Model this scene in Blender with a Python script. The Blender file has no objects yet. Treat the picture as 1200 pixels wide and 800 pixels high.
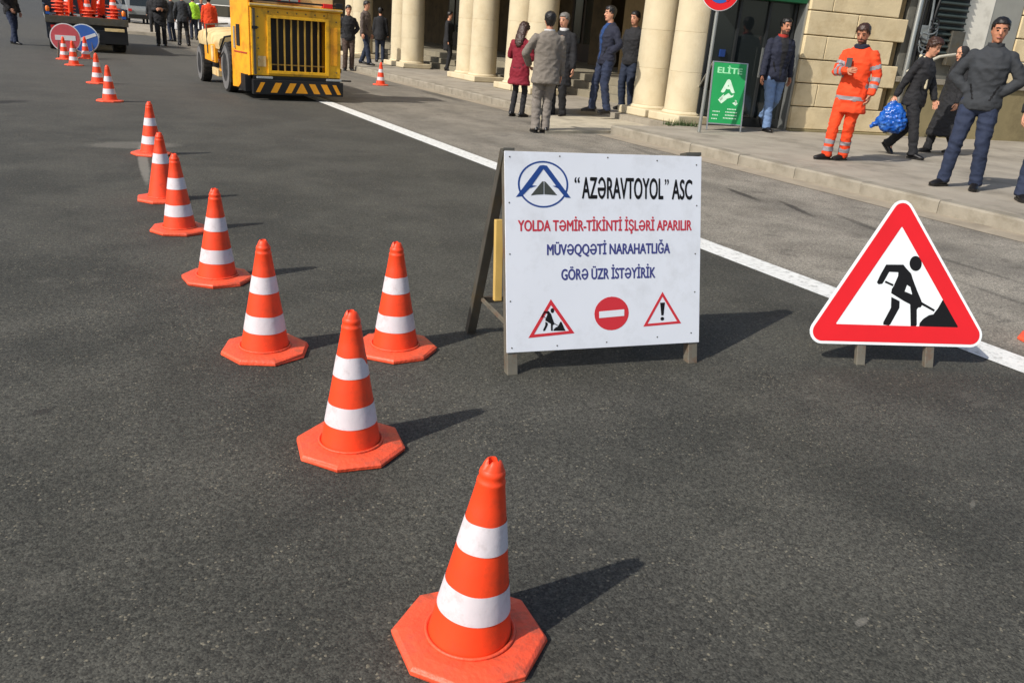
import bpy, bmesh, math, random
import numpy as np
from mathutils import Vector, Matrix, noise
random.seed(7)
PI = math.pi
D = bpy.data
scn = bpy.context.scene
COL = scn.collection

# ------------------------------------------------------------------ camera, sky, sun, exposure
CAM_H = 1.45
PITCH, ROLL, YAW = math.radians(20.6), math.radians(4.6), math.radians(29.824)
def _axes():
    F = np.array([0, math.cos(PITCH), -math.sin(PITCH)]); U = np.array([0, math.sin(PITCH), math.cos(PITCH)]); Rt = np.array([1., 0, 0])
    R2 = Rt*math.cos(ROLL)+U*math.sin(ROLL); U2 = -Rt*math.sin(ROLL)+U*math.cos(ROLL)
    c, s = math.cos(-YAW), math.sin(-YAW)
    rot = lambda g: np.array([g[0]*c-g[1]*s, g[0]*s+g[1]*c, g[2]])
    return rot(R2), rot(U2), rot(F)
AX, AY, AZ = _axes()
cam = D.objects.new('camera', D.cameras.new('camera')); COL.objects.link(cam)
cam.matrix_world = Matrix(((AX[0], AY[0], -AZ[0], 0), (AX[1], AY[1], -AZ[1], 0), (AX[2], AY[2], -AZ[2], CAM_H), (0, 0, 0, 1)))
cam.data.sensor_width = 36; cam.data.lens = 965/1200*36
cam.data.clip_start = 0.05; cam.data.clip_end = 2000
scn.camera = cam
SUN_AZ, SUN_EL = 191.0, 41.0      # world angle (from +X) of the direction TOWARDS the sun
w = D.worlds.new('World'); scn.world = w; w.use_nodes = True
nt = w.node_tree; bg = nt.nodes['Background']
sky = nt.nodes.new('ShaderNodeTexSky'); sky.sky_type = 'NISHITA'; sky.sun_disc = False
sky.sun_elevation = math.radians(SUN_EL); sky.sun_rotation = math.radians(90-SUN_AZ)
sky.dust_density = 2.0
nt.links.new(sky.outputs[0], bg.inputs[0]); bg.inputs[1].default_value = 0.13
sl = D.lights.new('sun', 'SUN'); sl.energy = 4.4; sl.angle = math.radians(0.6); sl.color = (1, 0.95, 0.88)
sun = D.objects.new('sun', sl); COL.objects.link(sun)
sd = Vector((math.cos(math.radians(SUN_AZ))*math.cos(math.radians(SUN_EL)), math.sin(math.radians(SUN_AZ))*math.cos(math.radians(SUN_EL)), math.sin(math.radians(SUN_EL))))
sun.rotation_euler = sd.to_track_quat('Z', 'Y').to_euler()
scn.view_settings.view_transform = 'Standard'; scn.view_settings.look = 'None'
scn.view_settings.exposure = 0.0; scn.view_settings.gamma = 1.0

def G(px, py, z=0.0):
    """the place on the level z that the photograph shows at (px, py)"""
    d = AZ+AX*(px-600)/965+AY*(400-py)/965
    t = (z-CAM_H)/d[2]
    return Vector((d[0]*t, d[1]*t, z))

# ------------------------------------------------------------------ helpers
def srgb(r, g, b):
    f = lambda c: (c/255/12.92) if c/255 <= 0.04045 else ((c/255+0.055)/1.055)**2.4
    return (f(r), f(g), f(b))

def mat(name, col, rough=0.6, var=0.0, vscale=8.0, col2=None, bump=0.0, bscale=60.0, metal=0.0, spec=0.5, dirt=None, dscale=3.0, damt=0.5, stretch=(1, 1, 1), emit=0):
    m = D.materials.new(name); m.use_nodes = True
    n = m.node_tree.nodes; l = m.node_tree.links; p = n['Principled BSDF']
    p.inputs['Roughness'].default_value = rough; p.inputs['Metallic'].default_value = metal
    p.inputs['Specular IOR Level'].default_value = spec
    tc = n.new('ShaderNodeTexCoord'); mp = n.new('ShaderNodeMapping'); l.new(tc.outputs['Object'], mp.inputs[0]); mp.inputs['Scale'].default_value = stretch
    last = None
    c = (*col, 1)
    rgb = n.new('ShaderNodeRGB'); rgb.outputs[0].default_value = c; last = rgb.outputs[0]
    if var or col2:
        ns = n.new('ShaderNodeTexNoise'); ns.inputs['Scale'].default_value = vscale; ns.inputs['Detail'].default_value = 5; l.new(mp.outputs[0], ns.inputs[0])
        cr = n.new('ShaderNodeMapRange'); cr.inputs[1].default_value = 0.32; cr.inputs[2].default_value = 0.68; l.new(ns.outputs[0], cr.inputs[0])
        mx = n.new('ShaderNodeMix'); mx.data_type = 'RGBA'; l.new(cr.outputs[0], mx.inputs[0]); l.new(last, mx.inputs[6])
        c2 = col2 if col2 else tuple(x*(1-var) for x in col)
        mx.inputs[7].default_value = (*c2, 1); last = mx.outputs[2]
    if dirt:
        ns = n.new('ShaderNodeTexNoise'); ns.inputs['Scale'].default_value = dscale; ns.inputs['Detail'].default_value = 8; ns.inputs['Roughness'].default_value = 0.7; l.new(mp.outputs[0], ns.inputs[0])
        cr = n.new('ShaderNodeMapRange'); cr.inputs[1].default_value = 0.5; cr.inputs[2].default_value = 0.72; cr.inputs[4].default_value = damt; l.new(ns.outputs[0], cr.inputs[0])
        mx = n.new('ShaderNodeMix'); mx.data_type = 'RGBA'; l.new(cr.outputs[0], mx.inputs[0]); l.new(last, mx.inputs[6]); mx.inputs[7].default_value = (*dirt, 1); last = mx.outputs[2]
    l.new(last, p.inputs['Base Color'])
    if bump:
        ns = n.new('ShaderNodeTexNoise'); ns.inputs['Scale'].default_value = bscale; ns.inputs['Detail'].default_value = 4; l.new(mp.outputs[0], ns.inputs[0])
        b = n.new('ShaderNodeBump'); b.inputs['Strength'].default_value = min(1, bump); b.inputs['Distance'].default_value = 0.01; l.new(ns.outputs[0], b.inputs['Height']); l.new(b.outputs[0], p.inputs['Normal'])
    if emit:
        p.inputs['Emission Color'].default_value = c; p.inputs['Emission Strength'].default_value = emit
    return m

class MB:
    """collects shapes, then links them as ONE mesh object"""
    def __init__(s): s.v = []; s.f = []; s.mi = []
    def add(s, vs, fs, mi=0):
        o = len(s.v); s.v += [tuple(map(float, v)) for v in vs]; s.f += [tuple(i+o for i in f) for f in fs]; s.mi += [mi]*len(fs); return s
    def box(s, x0, x1, y0, y1, z0, z1, mi=0, M=None):
        vs = [Vector((x, y, z)) for z in (z0, z1) for x, y in ((x0, y0), (x1, y0), (x1, y1), (x0, y1))]
        if M: vs = [M @ v for v in vs]
        return s.add(vs, [(3, 2, 1, 0), (4, 5, 6, 7), (0, 1, 5, 4), (1, 2, 6, 5), (2, 3, 7, 6), (3, 0, 4, 7)], mi)
    def prism(s, pts, z0, z1, mi=0, M=None, side=True):
        n = len(pts); vs = [Vector((p[0], p[1], z)) for z in (z0, z1) for p in pts]
        if M: vs = [M @ v for v in vs]
        area = sum(pts[i][0]*pts[(i+1) % n][1]-pts[(i+1) % n][0]*pts[i][1] for i in range(n))
        a, b = tuple(range(n, 2*n)), tuple(range(n-1, -1, -1))
        fs = [a, b]+[(i, (i+1) % n, n+(i+1) % n, n+i) for i in range(n)]
        if area < 0: fs = [tuple(reversed(f)) for f in fs]
        return s.add(vs, fs, mi)
    def sheet(s, pts, z, mi=0, M=None):
        vs = [Vector((p[0], p[1], z)) for p in pts]
        area = sum(pts[i][0]*pts[(i+1) % len(pts)][1]-pts[(i+1) % len(pts)][0]*pts[i][1] for i in range(len(pts)))
        if M: vs = [M @ v for v in vs]
        f = tuple(range(len(pts)))
        return s.add(vs, [f if area > 0 else tuple(reversed(f))], mi)
    def lathe(s, prof, n=32, mi=0, M=None, cap=True):
        vs = []; fs = []
        for r, z in prof:
            for k in range(n):
                a = 2*PI*k/n; v = Vector((r*math.cos(a), r*math.sin(a), z)); vs.append(M @ v if M else v)
        for i in range(len(prof)-1):
            for k in range(n):
                fs.append((i*n+k, i*n+(k+1) % n, (i+1)*n+(k+1) % n, (i+1)*n+k))
        if cap:
            fs.append(tuple(range(n-1, -1, -1))); fs.append(tuple((len(prof)-1)*n+k for k in range(n)))
        return s.add(vs, fs, mi)
    def tube(s, pts, rads, n=10, mi=0, flat=1.0, up=None):
        """round tube with rounded ends through pts; radius a number or list"""
        pts = [Vector(p) for p in pts]
        if not hasattr(rads, '__len__'): rads = [rads]*len(pts)
        P = []; Rr = []
        d0 = (pts[1]-pts[0]).normalized(); d1 = (pts[-1]-pts[-2]).normalized()
        P += [pts[0]-d0*rads[0]*.9, pts[0]-d0*rads[0]*.5]; Rr += [rads[0]*.35, rads[0]*.82]
        P += pts; Rr += list(rads)
        P += [pts[-1]+d1*rads[-1]*.5, pts[-1]+d1*rads[-1]*.9]; Rr += [rads[-1]*.82, rads[-1]*.35]
        return s.rings(P, [(r, r*flat) for r in Rr], n, mi, up)
    def rings(s, P, RR, n=16, mi=0, up=None, power=2.0):
        P = [Vector(p) for p in P]; vs = []; fs = []
        up = Vector(up) if up else None
        prev = None
        for i, p in enumerate(P):
            t = (P[min(i+1, len(P)-1)]-P[max(i-1, 0)]).normalized()
            if up is not None: a = up-t*up.dot(t)
            elif prev is not None: a = prev-t*prev.dot(t)
            else:
                q = Vector((1, 0, 0)) if abs(t.x) < .9 else Vector((0, 1, 0)); a = q-t*q.dot(t)
            a.normalize(); prev = a; b = t.cross(a)
            ra, rb = RR[i]
            for k in range(n):
                th = 2*PI*k/n; ct, st = math.cos(th), math.sin(th)
                e = 2/power
                vs.append(p+a*ra*math.copysign(abs(ct)**e, ct)+b*rb*math.copysign(abs(st)**e, st))
        for i in range(len(P)-1):
            for k in range(n):
                fs.append((i*n+k, i*n+(k+1) % n, (i+1)*n+(k+1) % n, (i+1)*n+k))
        fs.append(tuple(range(n-1, -1, -1))); fs.append(tuple((len(P)-1)*n+k for k in range(n)))
        return s.add(vs, fs, mi)
    def ball(s, c, r, n=10, mi=0):
        c = Vector(c); r = (r, r, r) if not hasattr(r, '__len__') else r
        vs = [c+Vector((0, 0, -r[2]))]; m = n//2
        for i in range(1, m):
            ph = -PI/2+PI*i/m
            for k in range(n):
                a = 2*PI*k/n; vs.append(c+Vector((r[0]*math.cos(ph)*math.cos(a), r[1]*math.cos(ph)*math.sin(a), r[2]*math.sin(ph))))
        vs.append(c+Vector((0, 0, r[2]))); fs = [(0, 1+(k+1) % n, 1+k) for k in range(n)]
        for i in range(m-2):
            for k in range(n): fs.append((1+i*n+k, 1+i*n+(k+1) % n, 1+(i+1)*n+(k+1) % n, 1+(i+1)*n+k))
        L = len(vs)-1; fs += [(L, 1+(m-2)*n+k, 1+(m-2)*n+(k+1) % n) for k in range(n)]
        return s.add(vs, fs, mi)
    def mesh(s, name, mats):
        me = D.meshes.new(name); me.from_pydata(s.v, [], s.f)
        for m in (mats if isinstance(mats, (list, tuple)) else [mats]): me.materials.append(m)
        me.polygons.foreach_set('material_index', s.mi); me.update()
        return me
    def obj(s, name, mats, parent=None, smooth=False, bevel=0, M=None, fix=False, angle=40):
        me = s.mesh(name, mats)
        if fix:
            bm = bmesh.new(); bm.from_mesh(me); bmesh.ops.recalc_face_normals(bm, faces=bm.faces); bm.to_mesh(me); bm.free()
        return link(name, me, parent, smooth, bevel, M, angle)

def link(name, me, parent=None, smooth=False, bevel=0, M=None, angle=40):
    o = D.objects.new(name, me); COL.objects.link(o)
    if parent: o.parent = parent
    if M: o.matrix_local = M
    if smooth:
        me.polygons.foreach_set('use_smooth', [True]*len(me.polygons))
        try: me.set_sharp_from_angle(angle=math.radians(angle))
        except Exception: pass
    if bevel:
        b = o.modifiers.new('bevel', 'BEVEL'); b.width = bevel; b.segments = 2; b.limit_method = 'ANGLE'
    return o
def empty(name, loc, rz=0, label=None, cat=None, group=None):
    o = D.objects.new(name, None); COL.objects.link(o); o.location = loc; o.rotation_euler = (0, 0, rz); o.empty_display_size = .2
    return tag(o, label, cat, group)
def tag(o, label=None, cat=None, group=None, kind=None):
    if label: o['label'] = label
    if cat: o['category'] = cat
    if group: o['group'] = group
    if kind: o['kind'] = kind
    return o
def struct(o): o['kind'] = 'structure'; return o
KIDS = {}
def copy_tree(o, label=None):
    kids = {}
    for x in D.objects:
        if x.parent: kids.setdefault(x.parent, []).append(x)
    def rec(a, par):
        c = a.copy(); COL.objects.link(c); c.parent = par
        for k in kids.get(a, []): rec(k, c)
        return c
    c = rec(o, None)
    if label: c['label'] = label
    return c

# ------------------------------------------------------------------ asphalt
def asphalt():
    m = D.materials.new('asphalt'); m.use_nodes = True
    n = m.node_tree.nodes; l = m.node_tree.links; p = n['Principled BSDF']
    tc = n.new('ShaderNodeTexCoord'); O = tc.outputs['Object']
    sep = n.new('ShaderNodeSeparateXYZ'); l.new(O, sep.inputs[0])
    def N(scale, detail=5, rough=.6, vec=O):
        t = n.new('ShaderNodeTexNoise'); t.inputs['Scale'].default_value = scale; t.inputs['Detail'].default_value = detail; t.inputs['Roughness'].default_value = rough; l.new(vec, t.inputs[0]); return t.outputs[0]
    def MR(v, a, b, c, d, smooth=True):
        t = n.new('ShaderNodeMapRange'); t.interpolation_type = 'SMOOTHSTEP' if smooth else 'LINEAR'; l.new(v, t.inputs[0])
        for i, x in enumerate((a, b, c, d)): t.inputs[1+i].default_value = x
        return t.outputs[0]
    def MIX(f, a, b, blend='MIX'):
        t = n.new('ShaderNodeMix'); t.data_type = 'RGBA'; t.blend_type = blend
        if hasattr(f, 'default_value'): l.new(f, t.inputs[0])
        else: t.inputs[0].default_value = f
        for i, x in ((6, a), (7, b)):
            if isinstance(x, tuple): t.inputs[i].default_value = (*x, 1)
            else: l.new(x, t.inputs[i])
        return t.outputs[2]
    def MATH(op, a, b):
        t = n.new('ShaderNodeMath'); t.operation = op
        for i, x in enumerate((a, b)):
            if hasattr(x, 'default_value'): l.new(x, t.inputs[i])
            else: t.inputs[i].default_value = x
        return t.outputs[0]
    left = MIX(MR(N(1.1), .35, .65, 0, 1), (.040, .0395, .032), (.066, .064, .052))
    right = MIX(MR(N(1.6), .35, .65, 0, 1), (.185, .167, .136), (.27, .245, .20))
    wob = MATH('ADD', sep.outputs[0], MATH('MULTIPLY', N(1.2), .4))
    zone = MR(wob, 4.4, 5.0, 0, 1)
    base = MIX(zone, left, right)
    far = MR(sep.outputs[1], 5, 24, 0, .7)
    base = MIX(far, base, MIX(zone, (.080, .077, .069), (.15, .135, .11)))
    # tyre-polished lanes running along the street
    mp = n.new('ShaderNodeMapping'); mp.inputs['Scale'].default_value = (1.3, .06, 1); l.new(O, mp.inputs[0])
    base = MIX(MR(N(1.0, 3, .5, mp.outputs[0]), .45, .7, 0, .35), base, (.05, .048, .042))
    # crushed stone: every pebble its own grey
    vo = n.new('ShaderNodeTexVoronoi'); vo.inputs['Scale'].default_value = 170; l.new(O, vo.inputs[0])
    sc = n.new('ShaderNodeSeparateColor'); l.new(vo.outputs['Color'], sc.inputs[0])
    peb = MATH('MULTIPLY', MR(sc.outputs[0], 0, 1, .55, 1.45, False), MR(N(48, 4, .85), .3, .7, .45, 1.6, False))
    cc = n.new('ShaderNodeCombineColor')
    for i in range(3): l.new(peb, cc.inputs[i])
    base = MIX(1.0, base, cc.outputs[0], 'MULTIPLY')
    pale = MATH('MULTIPLY', MR(sc.outputs[1], .95, .985, 0, 1), MR(N(5), .45, .6, .1, 1))
    base = MIX(MATH('MULTIPLY', pale, .6), base, (.27, .24, .17))
    vo2 = n.new('ShaderNodeTexVoronoi'); vo2.inputs['Scale'].default_value = 75; l.new(O, vo2.inputs[0])
    sc2 = n.new('ShaderNodeSeparateColor'); l.new(vo2.outputs['Color'], sc2.inputs[0])
    big = MATH('MULTIPLY', MR(sc2.outputs[2], .975, .992, 0, 1), MR(vo2.outputs['Distance'], .18, .42, 1, 0))
    base = MIX(MATH('MULTIPLY', MATH('MULTIPLY', big, MR(N(2.6, 4, .6), .42, .62, .15, .8)), .8), base, (.27, .24, .17))
    # worn pale scuffs and dark tar patches
    base = MIX(MR(N(3.2, 9, .8), .54, .74, 0, .38), base, (.15, .14, .115))
    base = MIX(MATH('MULTIPLY', MR(N(3.5, 10, .85), .5, .66, 0, .7), zone), base, (.085, .076, .062))
    base = MIX(MR(N(2.3, 6, .6), .64, .75, 0, .5), base, (.02, .02, .019))
    # stains with a shape of their own: (x, y, half length along, half width, strength)
    for (x, y, a, b, ang, k) in ((6.45, 6.55, .40, .07, 1.35, .75), (6.5, 5.85, .45, .06, 1.2, .7), (6.6, 5.1, .5, .07, 1.3, .55), (6.2, 3.9, .8, .05, 1.5, .4), (5.6, 2.9, .9, .04, 1.45, .35),
                                 (G(50, 482).x, G(50, 482).y, .05, .03, .3, .6), (G(0, 120).x, G(0, 120).y, .6, .18, .8, .8), (7.2, 12.1, 1.0, .18, 1.5, .45), (7.6, 17.4, 1.6, .16, 1.55, .5), (7.3, 9.3, .8, .1, 1.4, .4)):
        mp = n.new('ShaderNodeMapping'); mp.vector_type = 'TEXTURE'; mp.inputs['Location'].default_value = (x, y, 0); mp.inputs['Rotation'].default_value = (0, 0, ang); mp.inputs['Scale'].default_value = (a, b, 1); l.new(O, mp.inputs[0])
        ln = n.new('ShaderNodeVectorMath'); ln.operation = 'LENGTH'; l.new(mp.outputs[0], ln.inputs[0])
        base = MIX(MATH('MULTIPLY', MR(MATH('ADD', ln.outputs['Value'], MATH('MULTIPLY', N(9, 6, .8), 1.3)), 1.1, 1.7, 1, 0), k), base, (.018, .016, .014))
    # dried pale spill and faded triangle of old paint
    pts = [(G(1010, 728), .035, .014, .2, .35), (G(1140, 590), .04, .01, .5, .25), (G(168, 190), 1.3, .055, 1.50, .55), (G(158, 170), .30, .55, 1.6, .28)]
    for (q, a, b, ang, k) in pts:
        mp = n.new('ShaderNodeMapping'); mp.vector_type = 'TEXTURE'; mp.inputs['Location'].default_value = (q.x, q.y, 0); mp.inputs['Rotation'].default_value = (0, 0, ang); mp.inputs['Scale'].default_value = (a, b, 1); l.new(O, mp.inputs[0])
        ln = n.new('ShaderNodeVectorMath'); ln.operation = 'LENGTH'; l.new(mp.outputs[0], ln.inputs[0])
        base = MIX(MATH('MULTIPLY', MR(MATH('ADD', ln.outputs['Value'], MATH('MULTIPLY', N(14, 6, .8), .8)), 1.0, 1.4, 1, 0), k), base, (.28, .26, .22))
    # cracks in the outer lane
    l.new(base, p.inputs['Base Color'])
    p.inputs['Roughness'].default_value = .82; p.inputs['Specular IOR Level'].default_value = .35
    h = MATH('ADD', MATH('MULTIPLY', vo.outputs['Distance'], -1.0), MATH('MULTIPLY', N(45, 4, .7), 1.2))
    b = n.new('ShaderNodeBump'); b.inputs['Strength'].default_value = .5; b.inputs['Distance'].default_value = .0024; l.new(h, b.inputs['Height']); l.new(b.outputs[0], p.inputs['Normal'])
    return m
M_asph = asphalt()
road = struct(MB().sheet([(-300, -60), (300, -60), (300, 900), (-300, 900)], 0).obj('road', M_asph))

# ------------------------------------------------------------------ materials
M_concrete = mat('pavement_asphalt', srgb(163, 154, 138), .9, .22, 2.2, bump=.45, bscale=90, dirt=srgb(104, 97, 84), dscale=1.4, damt=.8)
M_kerb = mat('kerb_stone', srgb(152, 144, 128), .85, .2, 5, bump=.5, bscale=40, dirt=srgb(110, 100, 80), dscale=2.5, damt=.65)
M_gut = mat('gutter_dust', srgb(162, 150, 130), .95, .2, 4, bump=.4, bscale=60, dirt=srgb(110, 102, 88), dscale=1.3, damt=.8)
M_ramp = mat('ramp_stone', srgb(188, 178, 155), .9, .2, 4, bump=.4, bscale=50, dirt=srgb(120, 112, 95), dscale=2.4, damt=.8)
M_line = mat('road_paint', srgb(228, 228, 222), .7, .1, 6, bump=.3, bscale=120, dirt=srgb(112, 110, 102), dscale=22, damt=.75)
M_lime = mat('limestone', srgb(208, 194, 162), .85, .10, 3.5, bump=.35, bscale=30, dirt=srgb(182, 160, 122), dscale=1.6, damt=.55)
M_lime2 = mat('limestone_block', srgb(226, 206, 164), .88, .16, 2.6, bump=.4, bscale=26, dirt=srgb(176, 150, 106), dscale=1.9, damt=.6)
M_mortar = mat('joint', srgb(140, 120, 84), .95, .2, 10)
M_brownwall = mat('rendered_dado', srgb(150, 136, 98), .9, .25, 1.3, bump=.4, bscale=20, dirt=srgb(92, 80, 55), dscale=1.2, damt=.7)
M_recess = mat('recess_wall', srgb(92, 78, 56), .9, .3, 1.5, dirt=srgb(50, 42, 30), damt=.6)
M_wooddoor = mat('dark_wood', srgb(58, 42, 28), .5, .3, 4, stretch=(1, 1, .2))
M_frame = mat('dark_frame', srgb(38, 40, 40), .4)
M_alu = mat('aluminium_trim', srgb(170, 172, 168), .35, metal=.7)
def glass(name, col=(.02, .025, .025), rough=.05):
    m = mat(name, col, rough, spec=.6); return m
M_glass = glass('shop_glass')
M_orange = mat('cone_orange', (.98, .066, .012), .5, .10, 9, bump=.08, bscale=30, dirt=(.50, .055, .02), dscale=15, damt=.6)
M_obase = mat('cone_base_rubber', (.94, .105, .040), .5, .15, 7, bump=.35, bscale=60, dirt=(.30, .085, .05), dscale=16, damt=.75)
M_white_band = mat('cone_reflective_white', (.72, .66, .68), .5, .08, 12, bump=.12, bscale=40, dirt=(.36, .29, .27), dscale=21, damt=.5)
M_sign_white = mat('sign_white', (.72, .75, .80), .38, .03, 3, dirt=(.50, .51, .52), dscale=5, damt=.45, bump=.35, bscale=2.5)
M_retro_white = mat('retro_white', (.80, .84, .84), .35, dirt=(.66, .69, .70), dscale=4, damt=.3)
M_red = mat('sign_red', (.74, .012, .016), .35, .08, 5)
M_pred = mat('print_red', (.58, .025, .035), .45)
M_lred = mat('print_red_text', (.50, .03, .05), .5)
M_blue = mat('print_blue', (.012, .05, .22), .45)
M_navytext = mat('print_navy', (.045, .05, .20), .5)
M_black = mat('print_black', (.008, .008, .009), .7, spec=.2)
M_steel = mat('raw_steel', srgb(128, 122, 108), .55, .3, 12, metal=.35, dirt=srgb(116, 72, 44), dscale=9, damt=.85)
M_dsteel = mat('dark_steel', srgb(96, 93, 84), .5, .3, 12, metal=.4, dirt=srgb(120, 100, 60), dscale=6, damt=.6)
M_yellowstrip = mat('yellow_strip', srgb(206, 172, 96), .6, .2, 8)
M_yel = mat('machine_yellow', srgb(246, 184, 26), .42, .1, 2, dirt=srgb(120, 88, 36), dscale=4, damt=.75)
M_yelo = mat('machine_orange_yellow', srgb(252, 172, 30), .42, .15, 2, dirt=srgb(170, 90, 30), dscale=4, damt=.65)
M_cream = mat('machine_cream_dust', srgb(232, 206, 150), .6, .3, 6, dirt=srgb(200, 136, 44), dscale=4, damt=.8)
M_rubber = mat('tyre_rubber', srgb(28, 28, 28), .8, .3, 6, dirt=srgb(95, 90, 84), dscale=5, damt=.7)
M_dusty = mat('dusty_tyre', srgb(112, 110, 108), .8, .3, 8)
M_blk = mat('black_paint', srgb(20, 20, 21), .45, .3, 5)
M_grey = mat('grey_paint', srgb(130, 132, 130), .5, .15, 4)
M_chrome = mat('lamp_silver', srgb(190, 195, 195), .25, metal=.6)
M_redlamp = mat('red_lens', (.6, .02, .02), .2)
M_orlamp = mat('orange_lens', (.85, .2, .02), .2)
M_truck = mat('truck_blue_black', srgb(26, 34, 48), .4, .2, 3)
M_bluebag = mat('blue_plastic', srgb(22, 92, 190), .22, .5, 9, bump=.9, bscale=22, dirt=srgb(110, 165, 225), dscale=14, damt=.7)
M_green = mat('green_board', srgb(28, 148, 78), .45, .12, 3)
M_greendk = mat('green_fascia', srgb(8, 84, 46), .4)
M_skin = mat('skin', srgb(205, 148, 118), .5, .1, 9)
M_skin2 = mat('skin_tan', srgb(188, 128, 98), .5, .1, 9)
M_hair = mat('black_hair', srgb(22, 18, 16), .45, .3, 30, bump=.5, bscale=90)
M_brown = mat('brown_hair', srgb(62, 38, 26), .45, .3, 30, bump=.5, bscale=90)
M_grhair = mat('grey_hair', srgb(120, 116, 110), .5, .3, 30, bump=.5, bscale=90)
M_lip = mat('lips', srgb(150, 80, 72), .5)
M_sole = mat('shoe_black', srgb(20, 18, 18), .4)
def cloth(name, r, g, b, rough=.85): return mat(name, srgb(r, g, b), rough, .22, 5, bump=.35, bscale=45)
K_or = cloth('hivis_orange', 238, 72, 24); K_blk = cloth('black_cloth', 30, 30, 33); K_char = cloth('charcoal_knit', 50, 53, 57)
K_navy = cloth('navy_cloth', 30, 34, 52); K_jean = cloth('denim', 36, 46, 70); K_jeanl = cloth('light_denim', 112, 138, 176); K_jeand = cloth('dark_denim', 32, 42, 62)
K_grey = cloth('grey_suit', 124, 116, 106); K_gtr = cloth('grey_trousers', 128, 120, 112); K_red = cloth('dark_red_coat', 130, 20, 40); K_brn = cloth('brown_trousers', 78, 62, 54)
K_taupe = cloth('taupe_jacket', 92, 80, 74); K_lime = cloth('hivis_lime', 180, 235, 60); K_cream = cloth('cream_scarf', 212, 200, 168); K_silver = mat('reflective_tape', srgb(140, 136, 140), .5); K_pink = cloth('pink_scarf', 190, 150, 150); K_white = cloth('white_collar', 215, 215, 215)
K_ired = cloth('red_collar', 178, 52, 40)

# ------------------------------------------------------------------ pavement, kerb, gutter, line
KX, PH = 8.05, .14
pv = struct(MB().prism([(KX+.2, -25), (60, -25), (60, 90), (KX+.2, 90), (KX+.2, 13.7), (9.45, 13.7), (9.45, 11.35), (KX+.2, 11.35)], -.05, PH-.004).obj('pavement', M_concrete))
def kerb_piece():
    return MB().prism([(0, -.05), (.205, -.05), (.205, PH), (.02, PH), (0, PH-.02)], 0, .994, M=Matrix(((1, 0, 0, 0), (0, 0, 1, 0), (0, 1, 0, 0), (0, 0, 0, 1)))).mesh('kerb_stone', M_kerb)
km = kerb_piece(); D_fix = bmesh.new(); D_fix.from_mesh(km); bmesh.ops.recalc_face_normals(D_fix, faces=D_fix.faces); D_fix.to_mesh(km); D_fix.free()
y = 10.36
ys = []
while y > -8: ys.append(y); y -= 1.0
y = 13.7
while y < 70: ys.append(y); y += 1.0
for y in ys:
    o = link('kerb_stone', km, pv); o.location = (KX-.004+random.uniform(-.006, .006), y, random.uniform(-.006, .004)); o.rotation_euler = (0, 0, random.uniform(-.004, .004))
# return of the kerb beside the ramp
for x, yy in ((8.27, 11.146), (9.0, 13.7)):
    pass
rp = MB(); a, b, c, d = Vector((6.72, 11.22)), Vector((7.98, 11.36)), Vector((9.44, 11.6)), Vector((9.44, 13.66))
e = Vector((8.0, 13.6))
rp.prism([a, b, c, d, e], -.05, .045); o = rp.obj('ramp', M_ramp); struct(o)
struct(MB().sheet([(7.70, -25), (KX, -25), (KX, 11.2), (7.66, 11.2)], .004).sheet([(7.74, 13.8), (KX, 13.8), (KX, 90), (7.78, 90)], .004).obj('gutter', M_gut))
struct(MB().sheet([(4.275, -30), (4.525, -30), (4.525, 18.6), (4.275, 18.6)], .004).obj('road_marking', M_line))
# far traffic island behind the truck
q = G(160, 38)
isl = struct(MB().prism([(2.6, 43.5), (7.4, 42.0), (7.4, 70), (2.6, 70)], -.05, .15).obj('traffic_island', M_concrete, bevel=.02))

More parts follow.
